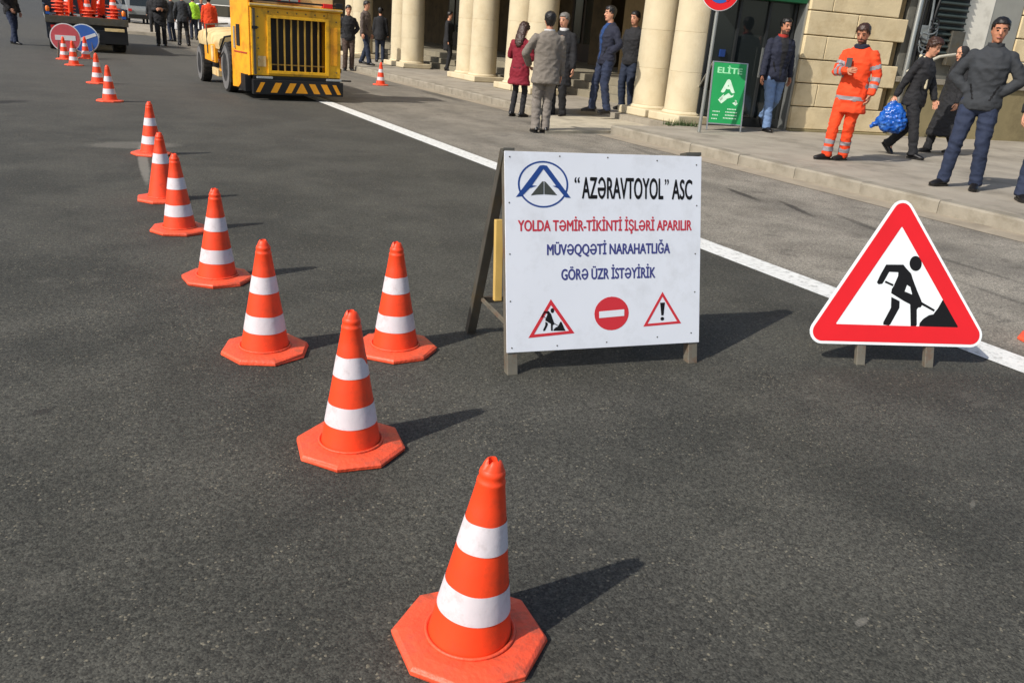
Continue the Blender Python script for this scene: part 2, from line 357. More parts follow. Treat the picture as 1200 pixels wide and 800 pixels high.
# ------------------------------------------------------------------ traffic cones
CH = .52
def cr(z): return .105+(.027-.105)*(z-.03)/(.50-.03)
def make_cone(label, loc, rz, bands=2, torn=False, seg=40):
    t = empty('traffic_cone', loc, rz, label, 'traffic cone', 'orange traffic cones with white bands')
    b = MB()
    def octo(r, z, c=.0):
        return [(r*math.cos(PI/4*k+PI/8), r*math.sin(PI/4*k+PI/8), z) for k in range(8)]
    R = .197
    lev = [octo(R-.004, 0), octo(R, .004), octo(R, .016), octo(R-.008, .024), octo(.15, .030)]
    vs = [v for L in lev for v in L]
    fs = [tuple(range(7, -1, -1))]+[(i*8+k, i*8+(k+1) % 8, (i+1)*8+(k+1) % 8, (i+1)*8+k) for i in range(4) for k in range(8)]
    fs.append(tuple(4*8+k for k in range(8)))
    b.add(vs, fs)
    # moulded ring round the foot of the body
    b.lathe([(.112, .028), (.115, .031), (.1165, .035), (.114, .038), (.110, .038), (.106, .034)], seg, cap=False)
    bo = b.obj('base', M_obase, t, bevel=.0035)
    if seg > 40:
        for v_ in bo.data.vertices:
            if v_.co.xy.length > .18: k_ = 1+random.uniform(-.022, .018); v_.co.x *= k_; v_.co.y *= k_
    # body shell with moulded lip and the notched, open tip
    m = MB()
    prof = [(.106, .028), (cr(.04), .04), (cr(.15), .15), (cr(.27), .27), (cr(.40), .40), (cr(.458), .458), (cr(.461)+.0014, .461), (cr(.467)+.0014, .467), (cr(.470), .470), (cr(.480), .480), (cr(.482)+.0016, .483), (cr(.49)+.0014, .491), (cr(.495)-.001, .496)]
    m.lathe(prof, seg, cap=False)
    n = seg; r0 = cr(.495)-.001
    tip = []
    for z, r in ((.496, r0), (.508, r0*.86), (.518, r0*.66), (.52, r0*.5), (.513, r0*.42), (.49, r0*.42)):
        for k in range(n):
            a = 2*PI*k/n
            notch = .011*max(0, math.cos(2*a-.6))**3 if z > .5 else 0
            tip.append((r*math.cos(a), r*math.sin(a), z-notch))
    m.add(tip, [(i*n+k, i*n+(k+1) % n, (i+1)*n+(k+1) % n, (i+1)*n+k) for i in range(5) for k in range(n)])
    m.obj('body', M_orange, t, smooth=True)
    zz = [(.112, .188), (.290, .364)][2-bands:]
    for bi, (z0, z1) in enumerate(zz):
        s = MB(); N = seg*2; vs = []; fs = []
        ph = random.random()*6; last = (bi == len(zz)-1)
        for j in range(5):
            for k in range(N+1):
                a = 2*PI*k/N*1.0
                u = j/4; wv = .0007*math.sin(a+ph)+.0004*math.sin(a*5+ph*2)
                zt = z1+wv
                if torn and last:
                    dd = (a-torn+PI) % (2*PI)-PI
                    zt -= .034*math.exp(-(dd/.35)**2)+.006*abs(math.sin(dd*19))*math.exp(-(dd/.5)**2)
                z = z0+.8*wv+(zt-z0)*u
                r = cr(z)+.0012
                vs.append((r*math.cos(a), r*math.sin(a), z))
        for j in range(4):
            for k in range(N): fs.append((j*(N+1)+k, j*(N+1)+k+1, (j+1)*(N+1)+k+1, (j+1)*(N+1)+k))
        s.add(vs, fs); s.obj('reflective_band', M_white_band, t, smooth=True)
    return t
cones = [
 ((550, 748), .42, 'nearest cone, large in the foreground at the bottom of the picture', 2, 0),
 ((411, 523), .35, 'second nearest cone, upper white band torn at the right', 2, 5.9),
 ((311, 411), .10, 'left one of the two cones standing level with the foot of the white signboard', 2, 0),
 ((463, 409), .5, 'cone standing out of line nearest to the back leg of the white signboard', 2, 0),
 ((255, 327), .6, 'cone just beyond the pair level with the signboard, fourth up along the left row', 2, 0),
 ((211, 270), .2, 'cone partly hiding the cone with only one white band behind it', 2, 0),
 ((191, 234), .4, 'cone with only one white band, tucked behind its neighbour', 1, 0),
 ((178, 181), .0, 'cone beyond the single-banded one, just behind a faded paint triangle', 2, 0),
 ((129, 119), .3, 'nearer cone of the far close pair in front of the truck', 2, 0),
 ((115, 98), .1, 'farther cone of the far close pair in front of the truck', 2, 0),
 ((87, 77), .2, 'small cone standing right in front of the red no entry disc', 2, 0),
 ((101, 69), .4, 'small cone standing in front of the blue disc with the white arrow', 2, 0),
 ((76, 70), .3, 'small far cone half hidden at the foot of the red no entry disc', 2, 0),
 ((446, 100), .2, 'lone cone by the kerb between the yellow machine and the columns', 2, 0),
 ((1236, 404), .1, 'cone cut off by the right edge of the picture beyond the white line', 2, 0)]
first_far = None
for i, ((x, y), rz, lab, nb, torn) in enumerate(cones):
    c = make_cone(lab, G(x, y), rz-.5, nb, torn, 48 if i < 6 else 20)
    if i == 9: first_far = c
    # rubber bodies that lean a little on their bases
    tl = (.058, .0, .012, -.01, .02, -.012, .015, .02)[i] if i < 8 else random.uniform(-.012, .012)
    ax = Matrix.Rotation(-c.rotation_euler.z, 3, 'Z') @ Vector((-AX[1], AX[0], 0)).normalized()
    for ch in [o_ for o_ in D.objects if o_.parent == c and not o_.name.startswith('base')]:
        ch.matrix_local = Matrix.Translation((0, 0, .03)) @ Matrix.Rotation(tl, 4, ax) @ Matrix.Translation((0, 0, -.03))
cones_cargo_src = first_far

# ------------------------------------------------------------------ text
def text_mesh(body, w_, h_, offset=0.0, name='lettering', material=None, parent=None, M=None, depth=.0006, shear=0):
    cu = D.curves.new('t', 'FONT'); cu.body = body.replace('Ə', 'O'); cu.size = 1; cu.extrude = 0.004; cu.resolution_u = 4; cu.shear = shear
    ob = D.objects.new('t', cu); COL.objects.link(ob)
    dg = bpy.context.evaluated_depsgraph_get(); me = D.meshes.new_from_object(ob.evaluated_get(dg))
    D.objects.remove(ob); D.curves.remove(cu)
    bm = bmesh.new(); bm.from_mesh(me); bmesh.ops.remove_doubles(bm, verts=bm.verts, dist=1e-5)
    if 'Ə' in body:      # the inverted e of the alphabet takes the place of an O
        seen = set(); isl = []
        for v0 in bm.verts:
            if v0 in seen: continue
            st = [v0]; comp = []; seen.add(v0)
            while st:
                q = st.pop(); comp.append(q)
                for e_ in q.link_edges:
                    w2 = e_.other_vert(q)
                    if w2 not in seen: seen.add(w2); st.append(w2)
            isl.append(comp)
        H_ = max(v.co.y for c in isl for v in c)-min(v.co.y for c in isl for v in c)
        big = [c for c in isl if max(v.co.y for v in c)-min(v.co.y for v in c) > H_*.45]
        big.sort(key=lambda c: min(v.co.x for v in c))
        letters = [ch for ch in body if ch not in ' -']
        boxes = []
        for c, ch in zip(big, letters):
            if ch == 'Ə':
                xs = [v.co.x for v in c]; ys_ = [v.co.y for v in c]; boxes.append((min(xs), max(xs), min(ys_), max(ys_)))
                bmesh.ops.delete(bm, geom=c, context='VERTS')
        for (xa, xb, ya, yb) in boxes:
            cx, cy, rx, ry = (xa+xb)/2, (ya+yb)/2, (xb-xa)/2*.93, (yb-ya)/2; t_ = .075
            path = []
            for k in range(29):      # from the upper left over the top and round to the left end of the bar
                a = math.radians(150-330*k/28); path.append((a,))
            o_ = [(cx+rx*math.cos(a), cy+ry*math.sin(a)) for (a,) in path]; i_ = [(cx+(rx-t_*1.25)*math.cos(a), cy+(ry-t_)*math.sin(a)) for (a,) in path]
            def quad(P):
                lo_ = [bm.verts.new((x_, y_, -.004)) for x_, y_ in P]; hi_ = [bm.verts.new((x_, y_, .004)) for x_, y_ in P]
                bm.faces.new(hi_); bm.faces.new(lo_[::-1])
                for q in range(len(P)): bm.faces.new((lo_[q], lo_[(q+1) % len(P)], hi_[(q+1) % len(P)], hi_[q]))
            for k in range(28): quad([o_[k], i_[k], i_[k+1], o_[k+1]])
            quad([(cx-rx, cy+.0), (cx-rx, cy-t_), (cx+rx-t_*.9, cy-t_), (cx+rx-t_*.9, cy+.0)])
    if offset:           # heavier strokes: two more copies a little to each side
        base_f = list(bm.faces)
        for dx, dy, dz in ((offset, 0, .0006), (-offset, 0, -.0006), (0, offset*.6, .0012), (0, -offset*.6, -.0012)):
            ge = bmesh.ops.duplicate(bm, geom=base_f)['geom']
            for q in ge:
                if isinstance(q, bmesh.types.BMFace): q.tag = True
                if isinstance(q, bmesh.types.BMVert): q.co.x += dx; q.co.y += dy; q.co.z += dz
    bmesh.ops.recalc_face_normals(bm, faces=bm.faces)
    bm.to_mesh(me); bm.free()
    co = np.array([v.co[:] for v in me.vertices]); lo, hi = co.min(0), co.max(0)
    sx = w_/(hi[0]-lo[0]); sy = h_/(hi[1]-lo[1])
    for v in me.vertices:
        v.co = ((v.co.x-lo[0])*sx, (v.co.y-lo[1])*sy, (v.co.z-lo[2])/(hi[2]-lo[2])*depth)
    me.materials.clear(); me.materials.append(material)
    for p_ in me.polygons: p_.material_index = 0
    me.name = name
    return link(name, me, parent, M=M)

# pictogram of the digging worker, in crop pixels (8.3 to one photo pixel -> see affine below)
def disc(cx, cy, rx, ry=None, n=28): return [(cx+rx*math.cos(2*PI*k/n), cy+(ry or rx)*math.sin(2*PI*k/n)) for k in range(n)]
WORKER = [disc(450, 168, 52, 64),
 [(120, 330), (150, 265), (200, 178), (345, 178), (375, 215), (412, 255), (425, 300), (462, 400), (486, 455), (508, 512), (492, 540), (470, 543), (458, 560), (458, 690), (448, 703), (405, 700), (402, 515), (350, 488), (240, 420), (246, 385), (262, 360), (300, 275), (302, 243), (225, 240), (180, 320), (165, 342), (135, 346)],
 [(242, 452), (312, 488), (310, 545), (285, 590), (232, 685), (218, 695), (172, 688), (172, 668), (238, 545)],
 [(195, 315), (262, 345), (255, 362), (185, 330)], [(495, 492), (612, 560), (606, 578), (490, 515)],
 [(478, 702), (482, 675), (512, 640), (560, 608), (600, 600), (640, 548), (680, 478), (700, 468), (722, 480), (838, 718)]]
HOLE = [(355, 405), (375, 350), (402, 368), (418, 432)]

# ------------------------------------------------------------------ the A-frame signboard
def frame_on(L, Rr, lean):
    L = Vector(L); Rr = Vector(Rr); u = (Rr-L).normalized(); bk = Vector((-u.y, u.x, 0))
    if bk.y < 0: bk = -bk
    t = math.radians(lean); v = Vector((0, 0, math.cos(t)))+bk*math.sin(t); n = u.cross(v)
    return L, u, v, n, bk
L, u, v, n, bk = frame_on(G(598, 440), G(811, 426), 15)
board = empty('signboard', L, 0, 'tall white roadworks A-frame board with company emblem and printed lines of text', 'sign')
PB = Matrix((( u.x, v.x, n.x, 0), (u.y, v.y, n.y, 0), (u.z, v.z, n.z, 0), (0, 0, 0, 1)))   # local x = u, y = v, z = towards viewer
BW, V0, V1 = .992, .104, .992
X0 = -.016
def PX(px, py): return X0+(px-591.5)/230*BW, V0+(412.5-py)/233*(V1-V0)
MB().box(X0, X0+BW, V0, V1, -.003, .003, M=PB).obj('panel', M_sign_white, board, bevel=.001)
for x in (X0+.004, X0+BW-.054):
    MB().box(x, x+.05, 0, V1+.004, -.053, -.004, M=PB).obj('leg', M_steel, board, bevel=.003)
for yy in (V0+.01, V1-.04):
    MB().box(X0+.055, X0+BW-.055, yy, yy+.04, -.05, -.006, M=PB).obj('rail', M_steel, board, bevel=.002)
top = lambda x: PB @ Vector((x, V1+.006, -.03))
bfoot = G(551, 389)-L
ub = (G(811, 426)-G(598, 440)).normalized()
off = bfoot-PB @ Vector((X0+.02, 0, -.03))
def strut(p0, p1, w_=.04, t_=.03, side=None):
    d = (p1-p0); ln = d.length; d.normalize(); s_ = side-d*side.dot(d); s_.normalize(); b_ = d.cross(s_)
    M = Matrix(((s_.x, b_.x, d.x, p0.x), (s_.y, b_.y, d.y, p0.y), (s_.z, b_.z, d.z, p0.z), (0, 0, 0, 1)))
    return MB().box(-w_/2, w_/2, -t_/2, t_/2, 0, ln, M=M)
for x in (X0+.02, X0+BW-.03):
    p0 = PB @ Vector((x, 0, -.03))+off; p0.z = .0
    strut(p0, top(x), side=u, w_=.045, t_=.045).obj('back_leg', M_dsteel, board, bevel=.003)
p0 = PB @ Vector((X0+.04, 0, -.03))+off; p1 = PB @ Vector((X0+BW-.05, 0, -.03))+off
tt = .2
strut(p0.lerp(top(X0+.04), tt), p1.lerp(top(X0+BW-.05), tt), side=Vector((0, 0, 1)), w_=.03, t_=.02).obj('cross_bar', M_steel, board)
strut(PB @ Vector((X0+.03, .22, -.055)), p0.lerp(top(X0+.04), .21), side=Vector((0, 0, 1)), w_=.016, t_=.012).obj('side_stay', M_steel, board)
hb = PB @ Vector((X0+.012, .33, -.16)); ht = PB @ Vector((X0+.008, .70, -.11))
strut(hb, ht, side=u, w_=.035, t_=.03).obj('yellow_strip', M_yellowstrip, board, bevel=.002)
strut(PB @ Vector((X0+.0, V1+.008, -.03)), PB @ Vector((X0+.05, V1+.009, -.03)), side=v, w_=.012, t_=.05).obj('hinge', M_dsteel, board)
strut(PB @ Vector((X0+BW-.08, V1+.01, -.03)), PB @ Vector((X0+BW, V1+.012, -.03)), side=v, w_=.016, t_=.06).obj('hinge', M_dsteel, board)
sm = MB().lathe([(.0036, 0), (.0036, .0012), (.002, .002)], 8).mesh('screw', M_dsteel)
for (px, py) in [(597, 186), (652, 184), (707, 184), (766, 186), (815, 190), (596, 238), (596, 297), (596, 352), (597, 407), (648, 407), (706, 406), (768, 403), (811, 400), (816, 240), (815, 300), (815, 348)]:
    a_, b_ = PX(px, py); o = link('screw', sm, board, M=PB @ Matrix.Translation((a_, b_, .003)))
def on(px, py, z=.0036): a_, b_ = PX(px, py); return PB @ Matrix.Translation((a_, b_, z))
PPX, PPY = BW/230, (V1-V0)/233
def txt(s_, x0, x1, yt, yb, m_, off_, yr=0):
    M = on(x0, yb) @ Matrix.Rotation(math.atan2(yr*PPY, (x1-x0)*PPX), 4, 'Z')
    return text_mesh(s_, (x1-x0)*PPX, (yb-yt)*PPY, off_, material=m_, parent=board, M=M)
txt('“', 668.5, 674.5, 207.5, 214.5, M_black, .012)
txt('AZƏRAVTOYOL', 677, 774, 207, 233, M_black, .030)
txt('”', 775.5, 780.5, 208, 215, M_black, .012)
txt('ASC', 784.5, 810, 208, 233, M_black, .030)
txt('YOLDA TƏMİR-TİKİNTİ İŞLƏRİ APARILIR', 605, 810, 253.5, 274.5, M_lred, .036)
txt('MÜVƏQQƏTİ NARAHATLIĞA', 637, 783, 281.5, 301.5, M_navytext, .036)
txt('GÖRƏ ÜZR İSTƏYİRİK', 653, 765, 311, 329, M_navytext, .036)
def poly_print(name, polys, m_, z, hole=None, parent=board, M=PB, fn=PX, T=.0004):
    b_ = MB()
    for P in polys: b_.prism([fn(*q_) for q_ in P], z, z+T, M=M)
    return b_.obj(name, m_, parent, fix=True)
def ring(cx, cy, r0, r1, sy=1.0, n=48):
    out = []
    for k in range(n):
        a0, a1 = 2*PI*k/n, 2*PI*(k+1)/n
        out.append([(cx+r0*math.cos(a0), cy+sy*r0*math.sin(a0)), (cx+r1*math.cos(a0), cy+sy*r1*math.sin(a0)), (cx+r1*math.cos(a1), cy+sy*r1*math.sin(a1)), (cx+r0*math.cos(a1), cy+sy*r0*math.sin(a1))])
    return out
lg = lambda x, y: (600+x/12.31, 185+y/12.31)
poly_print('emblem_ring', ring(*lg(412, 390), 26.0, 28.0, .96), M_blue, .0034)
poly_print('emblem', [[lg(*q_) for q_ in P] for P in (
    [(40, 572), (365, 125), (410, 118), (462, 125), (790, 578), (715, 572), (640, 480), (414, 172), (240, 430), (120, 560)],
    [(240, 405), (325, 410), (215, 450)], [(540, 410), (600, 405), (640, 455)])], M_blue, .0040)
poly_print('emblem_peak', [[lg(*q_) for q_ in P] for P in ([(240, 548), (395, 350), (415, 345), (415, 530), (320, 535)], [(425, 530), (425, 345), (445, 355), (600, 540), (520, 535)])], mat('emblem_peak_grey', (.05, .055, .045), .5), .0040)
def tri_ring(A, B, C, t):
    A, B, C = map(Vector, (A, B, C)); I = (A+B+C)/3
    a2, b2, c2 = (I+(q_-I)*(1-t) for q_ in (A, B, C))
    return [[A, B, b2, a2], [B, C, c2, b2], [C, A, a2, c2]]
poly_print('warning_triangle', tri_ring((641, 351), (615.5, 396), (668, 393), .24), M_pred, .0036)
poly_print('warning_triangle', tri_ring((774, 346.5), (750.5, 389), (798, 387), .22), M_pred, .0036)
poly_print('no_entry_disc', [disc(712, 371, 20.6, 20.6)], M_pred, .0034)
poly_print('no_entry_bar', [[(697, 368), (727, 366.5), (727, 374.5), (697, 376)]], M_sign_white, .0042)
sw = lambda x, y: (630+(x-120)/26.0, 361.5+(y-100)/22.0)
poly_print('worker_pictogram', [[sw(*q_) for q_ in P] for P in WORKER], M_black, .0036)
poly_print('exclamation_mark', [[(771.2, 360), (777.2, 360), (775.6, 376), (772.8, 376)], disc(774.1, 380.2, 2.3)], M_black, .0036)

# ------------------------------------------------------------------ the triangular roadworks sign
L, u, v, n, bk = frame_on(G(1009, 428), G(1089, 431), 18)
tri = empty('warning_sign', L, 0, 'large red bordered triangle sign with digging worker standing on the asphalt', 'sign')
PT = Matrix(((u.x, v.x, n.x, 0), (u.y, v.y, n.y, 0), (u.z, v.z, n.z, 0), (0, 0, 0, 1)))
# affine from photo pixels to plate coordinates (three corners)
src = np.array([[1058.5, 236, 1], [950, 395, 1], [1148, 402, 1]]); dst = np.array([[.171, .836], [-.276, .128], [.636, .137]])
AFF = np.linalg.solve(src, dst)
TP = lambda x, y: tuple(np.array([x, y, 1]) @ AFF)
def rounded(pts, r, n_=8):
    out = []
    for i in range(len(pts)):
        p, a, b = Vector(pts[i]), Vector(pts[i-1]), Vector(pts[(i+1) % len(pts)])
        da, db = (a-p).normalized(), (b-p).normalized(); half = da.angle(db)/2
        dist = r/math.tan(half); c_ = p+(da+db).normalized()*r/math.sin(half)
        s_, e_ = p+da*dist, p+db*dist
        a0 = math.atan2(*(s_-c_).yx); a1 = math.atan2(*(e_-c_).yx)
        dd = (a1-a0+PI) % (2*PI)-PI
        out += [(c_.x+r*math.cos(a0+dd*k/n_), c_.y+r*math.sin(a0+dd*k/n_)) for k in range(n_+1)]
    return out
A, B, C = Vector(TP(1058.2, 223)), Vector(TP(937.0, 400.5)), Vector(TP(1161.5, 407.5))
def inset(t): # move sides inward by t metres
    P = [A, B, C]; I = (A+B+C)/3; out = []
    for i in range(3):
        p, a, b = P[i], P[i-1], P[(i+1) % 3]; da, db = (a-p).normalized(), (b-p).normalized(); half = da.angle(db)/2
        out.append(p+(da+db).normalized()*t/math.sin(half))
    return out
R0 = .062
MB().prism(rounded([A, B, C], R0), -.003, .002, M=PT).obj('plate', M_retro_white, tri, fix=True)
def band(o1, o2, z0, z1, m_, name, parent, M):
    b_ = MB(); N_ = len(o1)
    for k in range(N_): b_.prism([o1[k], o1[(k+1) % N_], o2[(k+1) % N_], o2[k]], z0, z1, M=M)
    return b_.obj(name, m_, parent, fix=True)
band(rounded(inset(.014), R0-.014), rounded(inset(.100), .004), .0022, .0032, M_red, 'border', tri, PT)
ww = lambda x, y: TP(1010+x/7.27, 285+y/7.27)
def prn(name, polys, m_, z): return poly_print(name, polys, m_, z, parent=tri, M=PT, fn=ww)
prn('worker_pictogram', WORKER, M_black, .0022); prn('worker_gap', [HOLE], M_retro_white, .0034)
for px, py in ((1009, 428), (1089, 431)):
    x = ((G(px, py)-L).dot(u)); y_ = 0
    o = MB().box(x-.022, x+.024, .0, .36, -.034, -.0045, M=PT).obj('leg', M_steel, tri, bevel=.003)
    p1 = PT @ Vector((x, .42, -.02)); foot = p1+bk*.32; foot.z = 0
    strut(foot, p1, side=u, w_=.03, t_=.02).obj('back_leg', M_dsteel, tri)
MB().box(-.15, .5, .33, .36, -.032, -.005, M=PT).obj('cross_bar', M_dsteel, tri)

# ------------------------------------------------------------------ far round signs
def round_sign(loc, rz, r, zc, label, kind):
    t = empty('round_road_sign', loc, rz, label, 'sign', 'round road signs on low stands behind the cones')
    Mx = Matrix.Rotation(PI/2, 4, 'X')
    T = lambda z: Matrix.Translation((0, 0, zc)) @ Mx @ Matrix.Translation((0, 0, z))
    MB().lathe([(r, -.004), (r, .004)], 40, M=T(0)).obj('plate', M_retro_white, t)
    MB().lathe([(r*.93, 0), (r*.93, .004)], 40, M=T(.0045)).obj('disc_face', mat('disc_'+kind, (.72, .12, .14) if kind == 'red' else (.05, .16, .55), .4, .15, 5), t)
    if kind == 'red': MB().box(-r*.66, r*.66, -r*.17, r*.17, 0, .004, M=T(.009)).obj('bar', M_retro_white, t)
    else:
        b_ = MB(); b_.box(-r*.80, r*.88, -r*.11, r*.11, 0, .004, M=T(.009) @ Matrix.Rotation(math.radians(22), 4, 'Z'))
        b_.prism([(-r*.85, -r*.30), (-r*.40, r*.12), (-r*.33, -r*.46)], 0, .004, M=T(.009)); b_.obj('arrow', M_retro_white, t, fix=True)
    for sx in (-1, 1):
        MB().tube([(sx*r*.6, .25, 0), (sx*r*.45, .02, zc)], .013, 6).obj('leg', M_steel, t)
        MB().tube([(sx*r*.62, -.03, 0), (sx*r*.45, .01, zc)], .013, 6).obj('leg', M_steel, t)
    return t
round_sign((.55, 23.9, 0), -.02, .335, .47, 'pale red round no entry sign with white bar on a low stand behind the cones', 'red')
round_sign((.97, 24.4, 0), -.05, .345, .46, 'blue round sign with white slanting arrow on a low stand, half behind the red disc', 'blue')

# ------------------------------------------------------------------ the arcade
arc = empty('arcade_building', (10.1, 24, 0), 0, 'pale limestone arcade building with paired round columns along the pavement', 'building')
def world_child(o, parent): o.parent = parent; o.matrix_parent_inverse = parent.matrix_world.inverted() if parent.matrix_world != Matrix() else Matrix.Translation(-Vector(parent.location)); return o
AO = Matrix.Translation(-Vector(arc.location))
def A_obj(mb, name, m_, **k): return mb.obj(name, m_, arc, M=AO, **k)
drum_cache = {}
def column(x, y):
    r = .355
    c = MB().box(-.45, .45, -.44, .44, 0, .14).obj('column', M_lime, arc, bevel=.02, M=AO @ Matrix.Translation((x, y, PH)))
    MB().lathe([(.385, .14), (.392, .155), (.385, .175), (.366, .185), (.358, .20)], 36).obj('base_moulding', M_lime, c, smooth=True)
    if 'd' not in drum_cache:
        h_ = .66; ms = []
        for i in range(6):
            z0 = .20+i*h_; f = lambda z: r*(1-.022*z)
            ms.append(MB().lathe([(f(z0)-.005, z0), (f(z0), z0+.004), (f(z0+h_), z0+h_-.005), (f(z0+h_)-.005, z0+h_-.001)], 36).mesh('drum', M_lime))
            for p_ in ms[-1].polygons: p_.use_smooth = True
            ms[-1].set_sharp_from_angle(angle=math.radians(25))
        drum_cache['d'] = ms
    for me in drum_cache['d']:
        o = link('drum', me, c)
        o.rotation_euler = (0, 0, random.random()*6)
    return c
cols = [(10.12, 12.1), (10.1, 13.05), (10.0, 17.2), (9.98, 18.1), (10.2, 20.5), (10.2, 21.35), (10.12, 25.3), (10.1, 26.15), (10.1, 30.0), (10.1, 30.9), (10.1, 35), (10.1, 35.9), (10.1, 40), (10.1, 41), (10.1, 46), (10.1, 47)]
for x, y in cols: column(x, y)
# entablature, upper wall, ceiling, back wall
A_obj(MB().box(9.65, 10.75, 11.75, 60, 4.12, 5.0), 'lintel', M_lime, bevel=.02)
A_obj(MB().box(9.45, 9.65, 11.55, 60, 4.95, 5.25), 'cornice', M_lime)
A_obj(MB().box(9.8, 10.1, 11.9, 60, 5.0, 13), 'upper_wall', M_lime2)
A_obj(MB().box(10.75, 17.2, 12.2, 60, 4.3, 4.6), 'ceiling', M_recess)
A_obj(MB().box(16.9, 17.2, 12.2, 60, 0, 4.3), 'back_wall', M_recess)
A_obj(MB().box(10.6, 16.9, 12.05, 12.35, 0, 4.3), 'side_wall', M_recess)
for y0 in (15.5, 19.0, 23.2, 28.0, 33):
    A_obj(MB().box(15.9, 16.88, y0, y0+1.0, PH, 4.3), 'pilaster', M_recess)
for y0 in (13.2, 17.0, 21.0, 25.2, 30, 36):
    d_ = A_obj(MB().box(16.80, 16.895, y0, y0+1.7, PH, 3.2), 'door', M_wooddoor, bevel=.01)
    MB().box(16.76, 16.798, y0+.2, y0+.75, 1.2, 2.9).box(16.76, 16.798, y0+.95, y0+1.5, 1.2, 2.9).obj('pane', M_glass, d_)
# steps up into the arcade
for i, (x0, z1) in enumerate(((11.0, PH+.15), (11.35, PH+.30), (11.7, PH+.45))):
    A_obj(MB().box(x0, 16.9, 12.4+.002*i, 60, .05, z1), 'step', mat('step_stone_%d' % i, srgb(140, 132, 112), .9, .25, 3) if i == 0 else D.materials['step_stone_0'], bevel=.01)

# ------------------------------------------------------------------ the rusticated corner building with the shop
WX, WY, WA = 10.1, 11.52, math.atan2(-.209, .978)
rus = empty('corner_building', (WX, WY, 0), WA, 'rusticated pale stone shop building facing the street beyond the pavement', 'building')
# local: x along the wall, -y towards the camera
MB().box(1.72, 3.72, .02, 8, 0, 4.6).box(.0, 1.72, .9, 8, 3.3, 4.6).obj('wall', M_mortar, rus)
bm_cache = {}
def block(x0, x1, z0, z1, dep):
    m_ = MB().box(x0+.006, x1-.006, -dep, .05, z0+.008, z1-.008)
    return m_.obj('stone_block', M_lime2, rus, bevel=.013)
z = PH; row = 0
MB().box(1.70, 3.80, -.16, .04, 0, PH+.03).obj('plinth', M_brownwall, rus, bevel=.01)
z = PH+.03
while z < 4.4:
    hh = .40
    e0 = 1.70; e1 = 3.78
    cuts = [e0, 2.72, e1] if row % 2 == 0 else [e0, 2.15, 3.56]
    for a, b in zip(cuts, cuts[1:]): block(a, b, z, z+hh, .085+random.uniform(-.006, .006))
    z += hh; row += 1
# brown rendered dado to the right and its capping, wall above
MB().box(3.80, 12, -.02, 8, 0, 1.18).obj('dado', M_brownwall, rus)
MB().box(3.80, 12, -.07, -.022, 1.10, 1.20).obj('dado_capping', M_kerb, rus, bevel=.01)
MB().box(3.80, 5.95, .0, 8, 1.18, 4.6).obj('upper_wall', mat('grey_render', srgb(120, 118, 108), .9, .2, 2, dirt=srgb(60, 62, 58), damt=.7), rus)
MB().box(5.0, 5.62, -.06, -.002, 1.32, 3.2).obj('white_panel', mat('white_render', srgb(226, 222, 208), .8, .08, 3, dirt=srgb(170, 165, 150), damt=.6), rus, bevel=.01)
MB().box(5.625, 6.30, -.05, 8, 1.45, 3.2).obj('grey_panel', mat('grey_panel', srgb(150, 150, 142), .7, .15, 3), rus)
MB().box(5.62, 5.86, -.12, -.052, 1.36, 1.60).obj('meter_box', M_blk, rus, bevel=.01)
for k, (x0, x1) in enumerate(((6.32, 6.9), (6.92, 7.6), (7.62, 8.4))):
    zz = 1.205
    while zz < 3.4:
        MB().box(x0+.01, x1-.01, -.07, 8 if zz < 0 else .4, zz+.01, zz+.40).obj('stone_block', M_lime2, rus, bevel=.015); zz += .41
# louvred shutter
lv = MB().box(4.28, 5.0, -.10, -.004, 1.62, 3.3).obj('louvred_shutter', M_blk, rus)
Mlv = mat('louvre_slat', srgb(58, 68, 66), .5, .3, 6)
for i in range(15):
    MB().box(-.33, .33, -.05, .05, -.012, .012, M=Matrix.Translation((4.64, -.13, 1.68+i*.105)) @ Matrix.Rotation(math.radians(38), 4, 'X')).obj('slat', Mlv, lv)
MB().box(4.7, 4.99, -.2, -.11, 1.45, 2.05).obj('vent_box', M_dsteel, rus, bevel=.01)
# drainpipe and bundles of cables
MB().tube([(3.90, -.13, .2), (3.91, -.13, 1.3), (3.90, -.13, 4)], .045, 12).obj('drainpipe', M_alu, rus, smooth=True)
Mcb = mat('cable_grey', srgb(120, 126, 128), .6, .3, 9)
for i in range(9):
    x0 = 3.86+i*.05; pts = []
    for k in range(12):
        zz = 1.32+k*.17; pts.append((x0+.02*i*math.sin(k*.6+i)*.35+.05, -.06-.045*(i % 3), zz))
    MB().tube(pts, .012+.004*(i % 3), 6).obj('cable', Mcb if i % 2 else M_blk, rus, smooth=True)
for i in range(7):
    a0 = i*.8; pts = [(4.12+.13*math.cos(a0+t*.7)+.02*t, -.13-.02*i, 1.62+i*.085+.10*math.sin(a0+t*.7)) for t in range(7)]
    MB().tube(pts, .014, 6).obj('cable', Mcb if i % 3 else M_blk, rus, smooth=True)
MB().box(4.02, 4.24, -.16, -.03, 1.75, 2.1).obj('junction_box', M_alu, rus, bevel=.01)
# sloping handrail
MB().tube([(3.60, -.55, PH+1.16), (4.30, -.45, PH+1.45), (4.75, -.4, PH+1.52)], .026, 10).obj('handrail', mat('pale_rail', srgb(190, 184, 165), .6, .1), rus, smooth=True)
MB().tube([(3.60, -.55, PH-.05), (3.60, -.55, PH+1.16)], .022, 8).obj('rail_post', M_dsteel, rus)
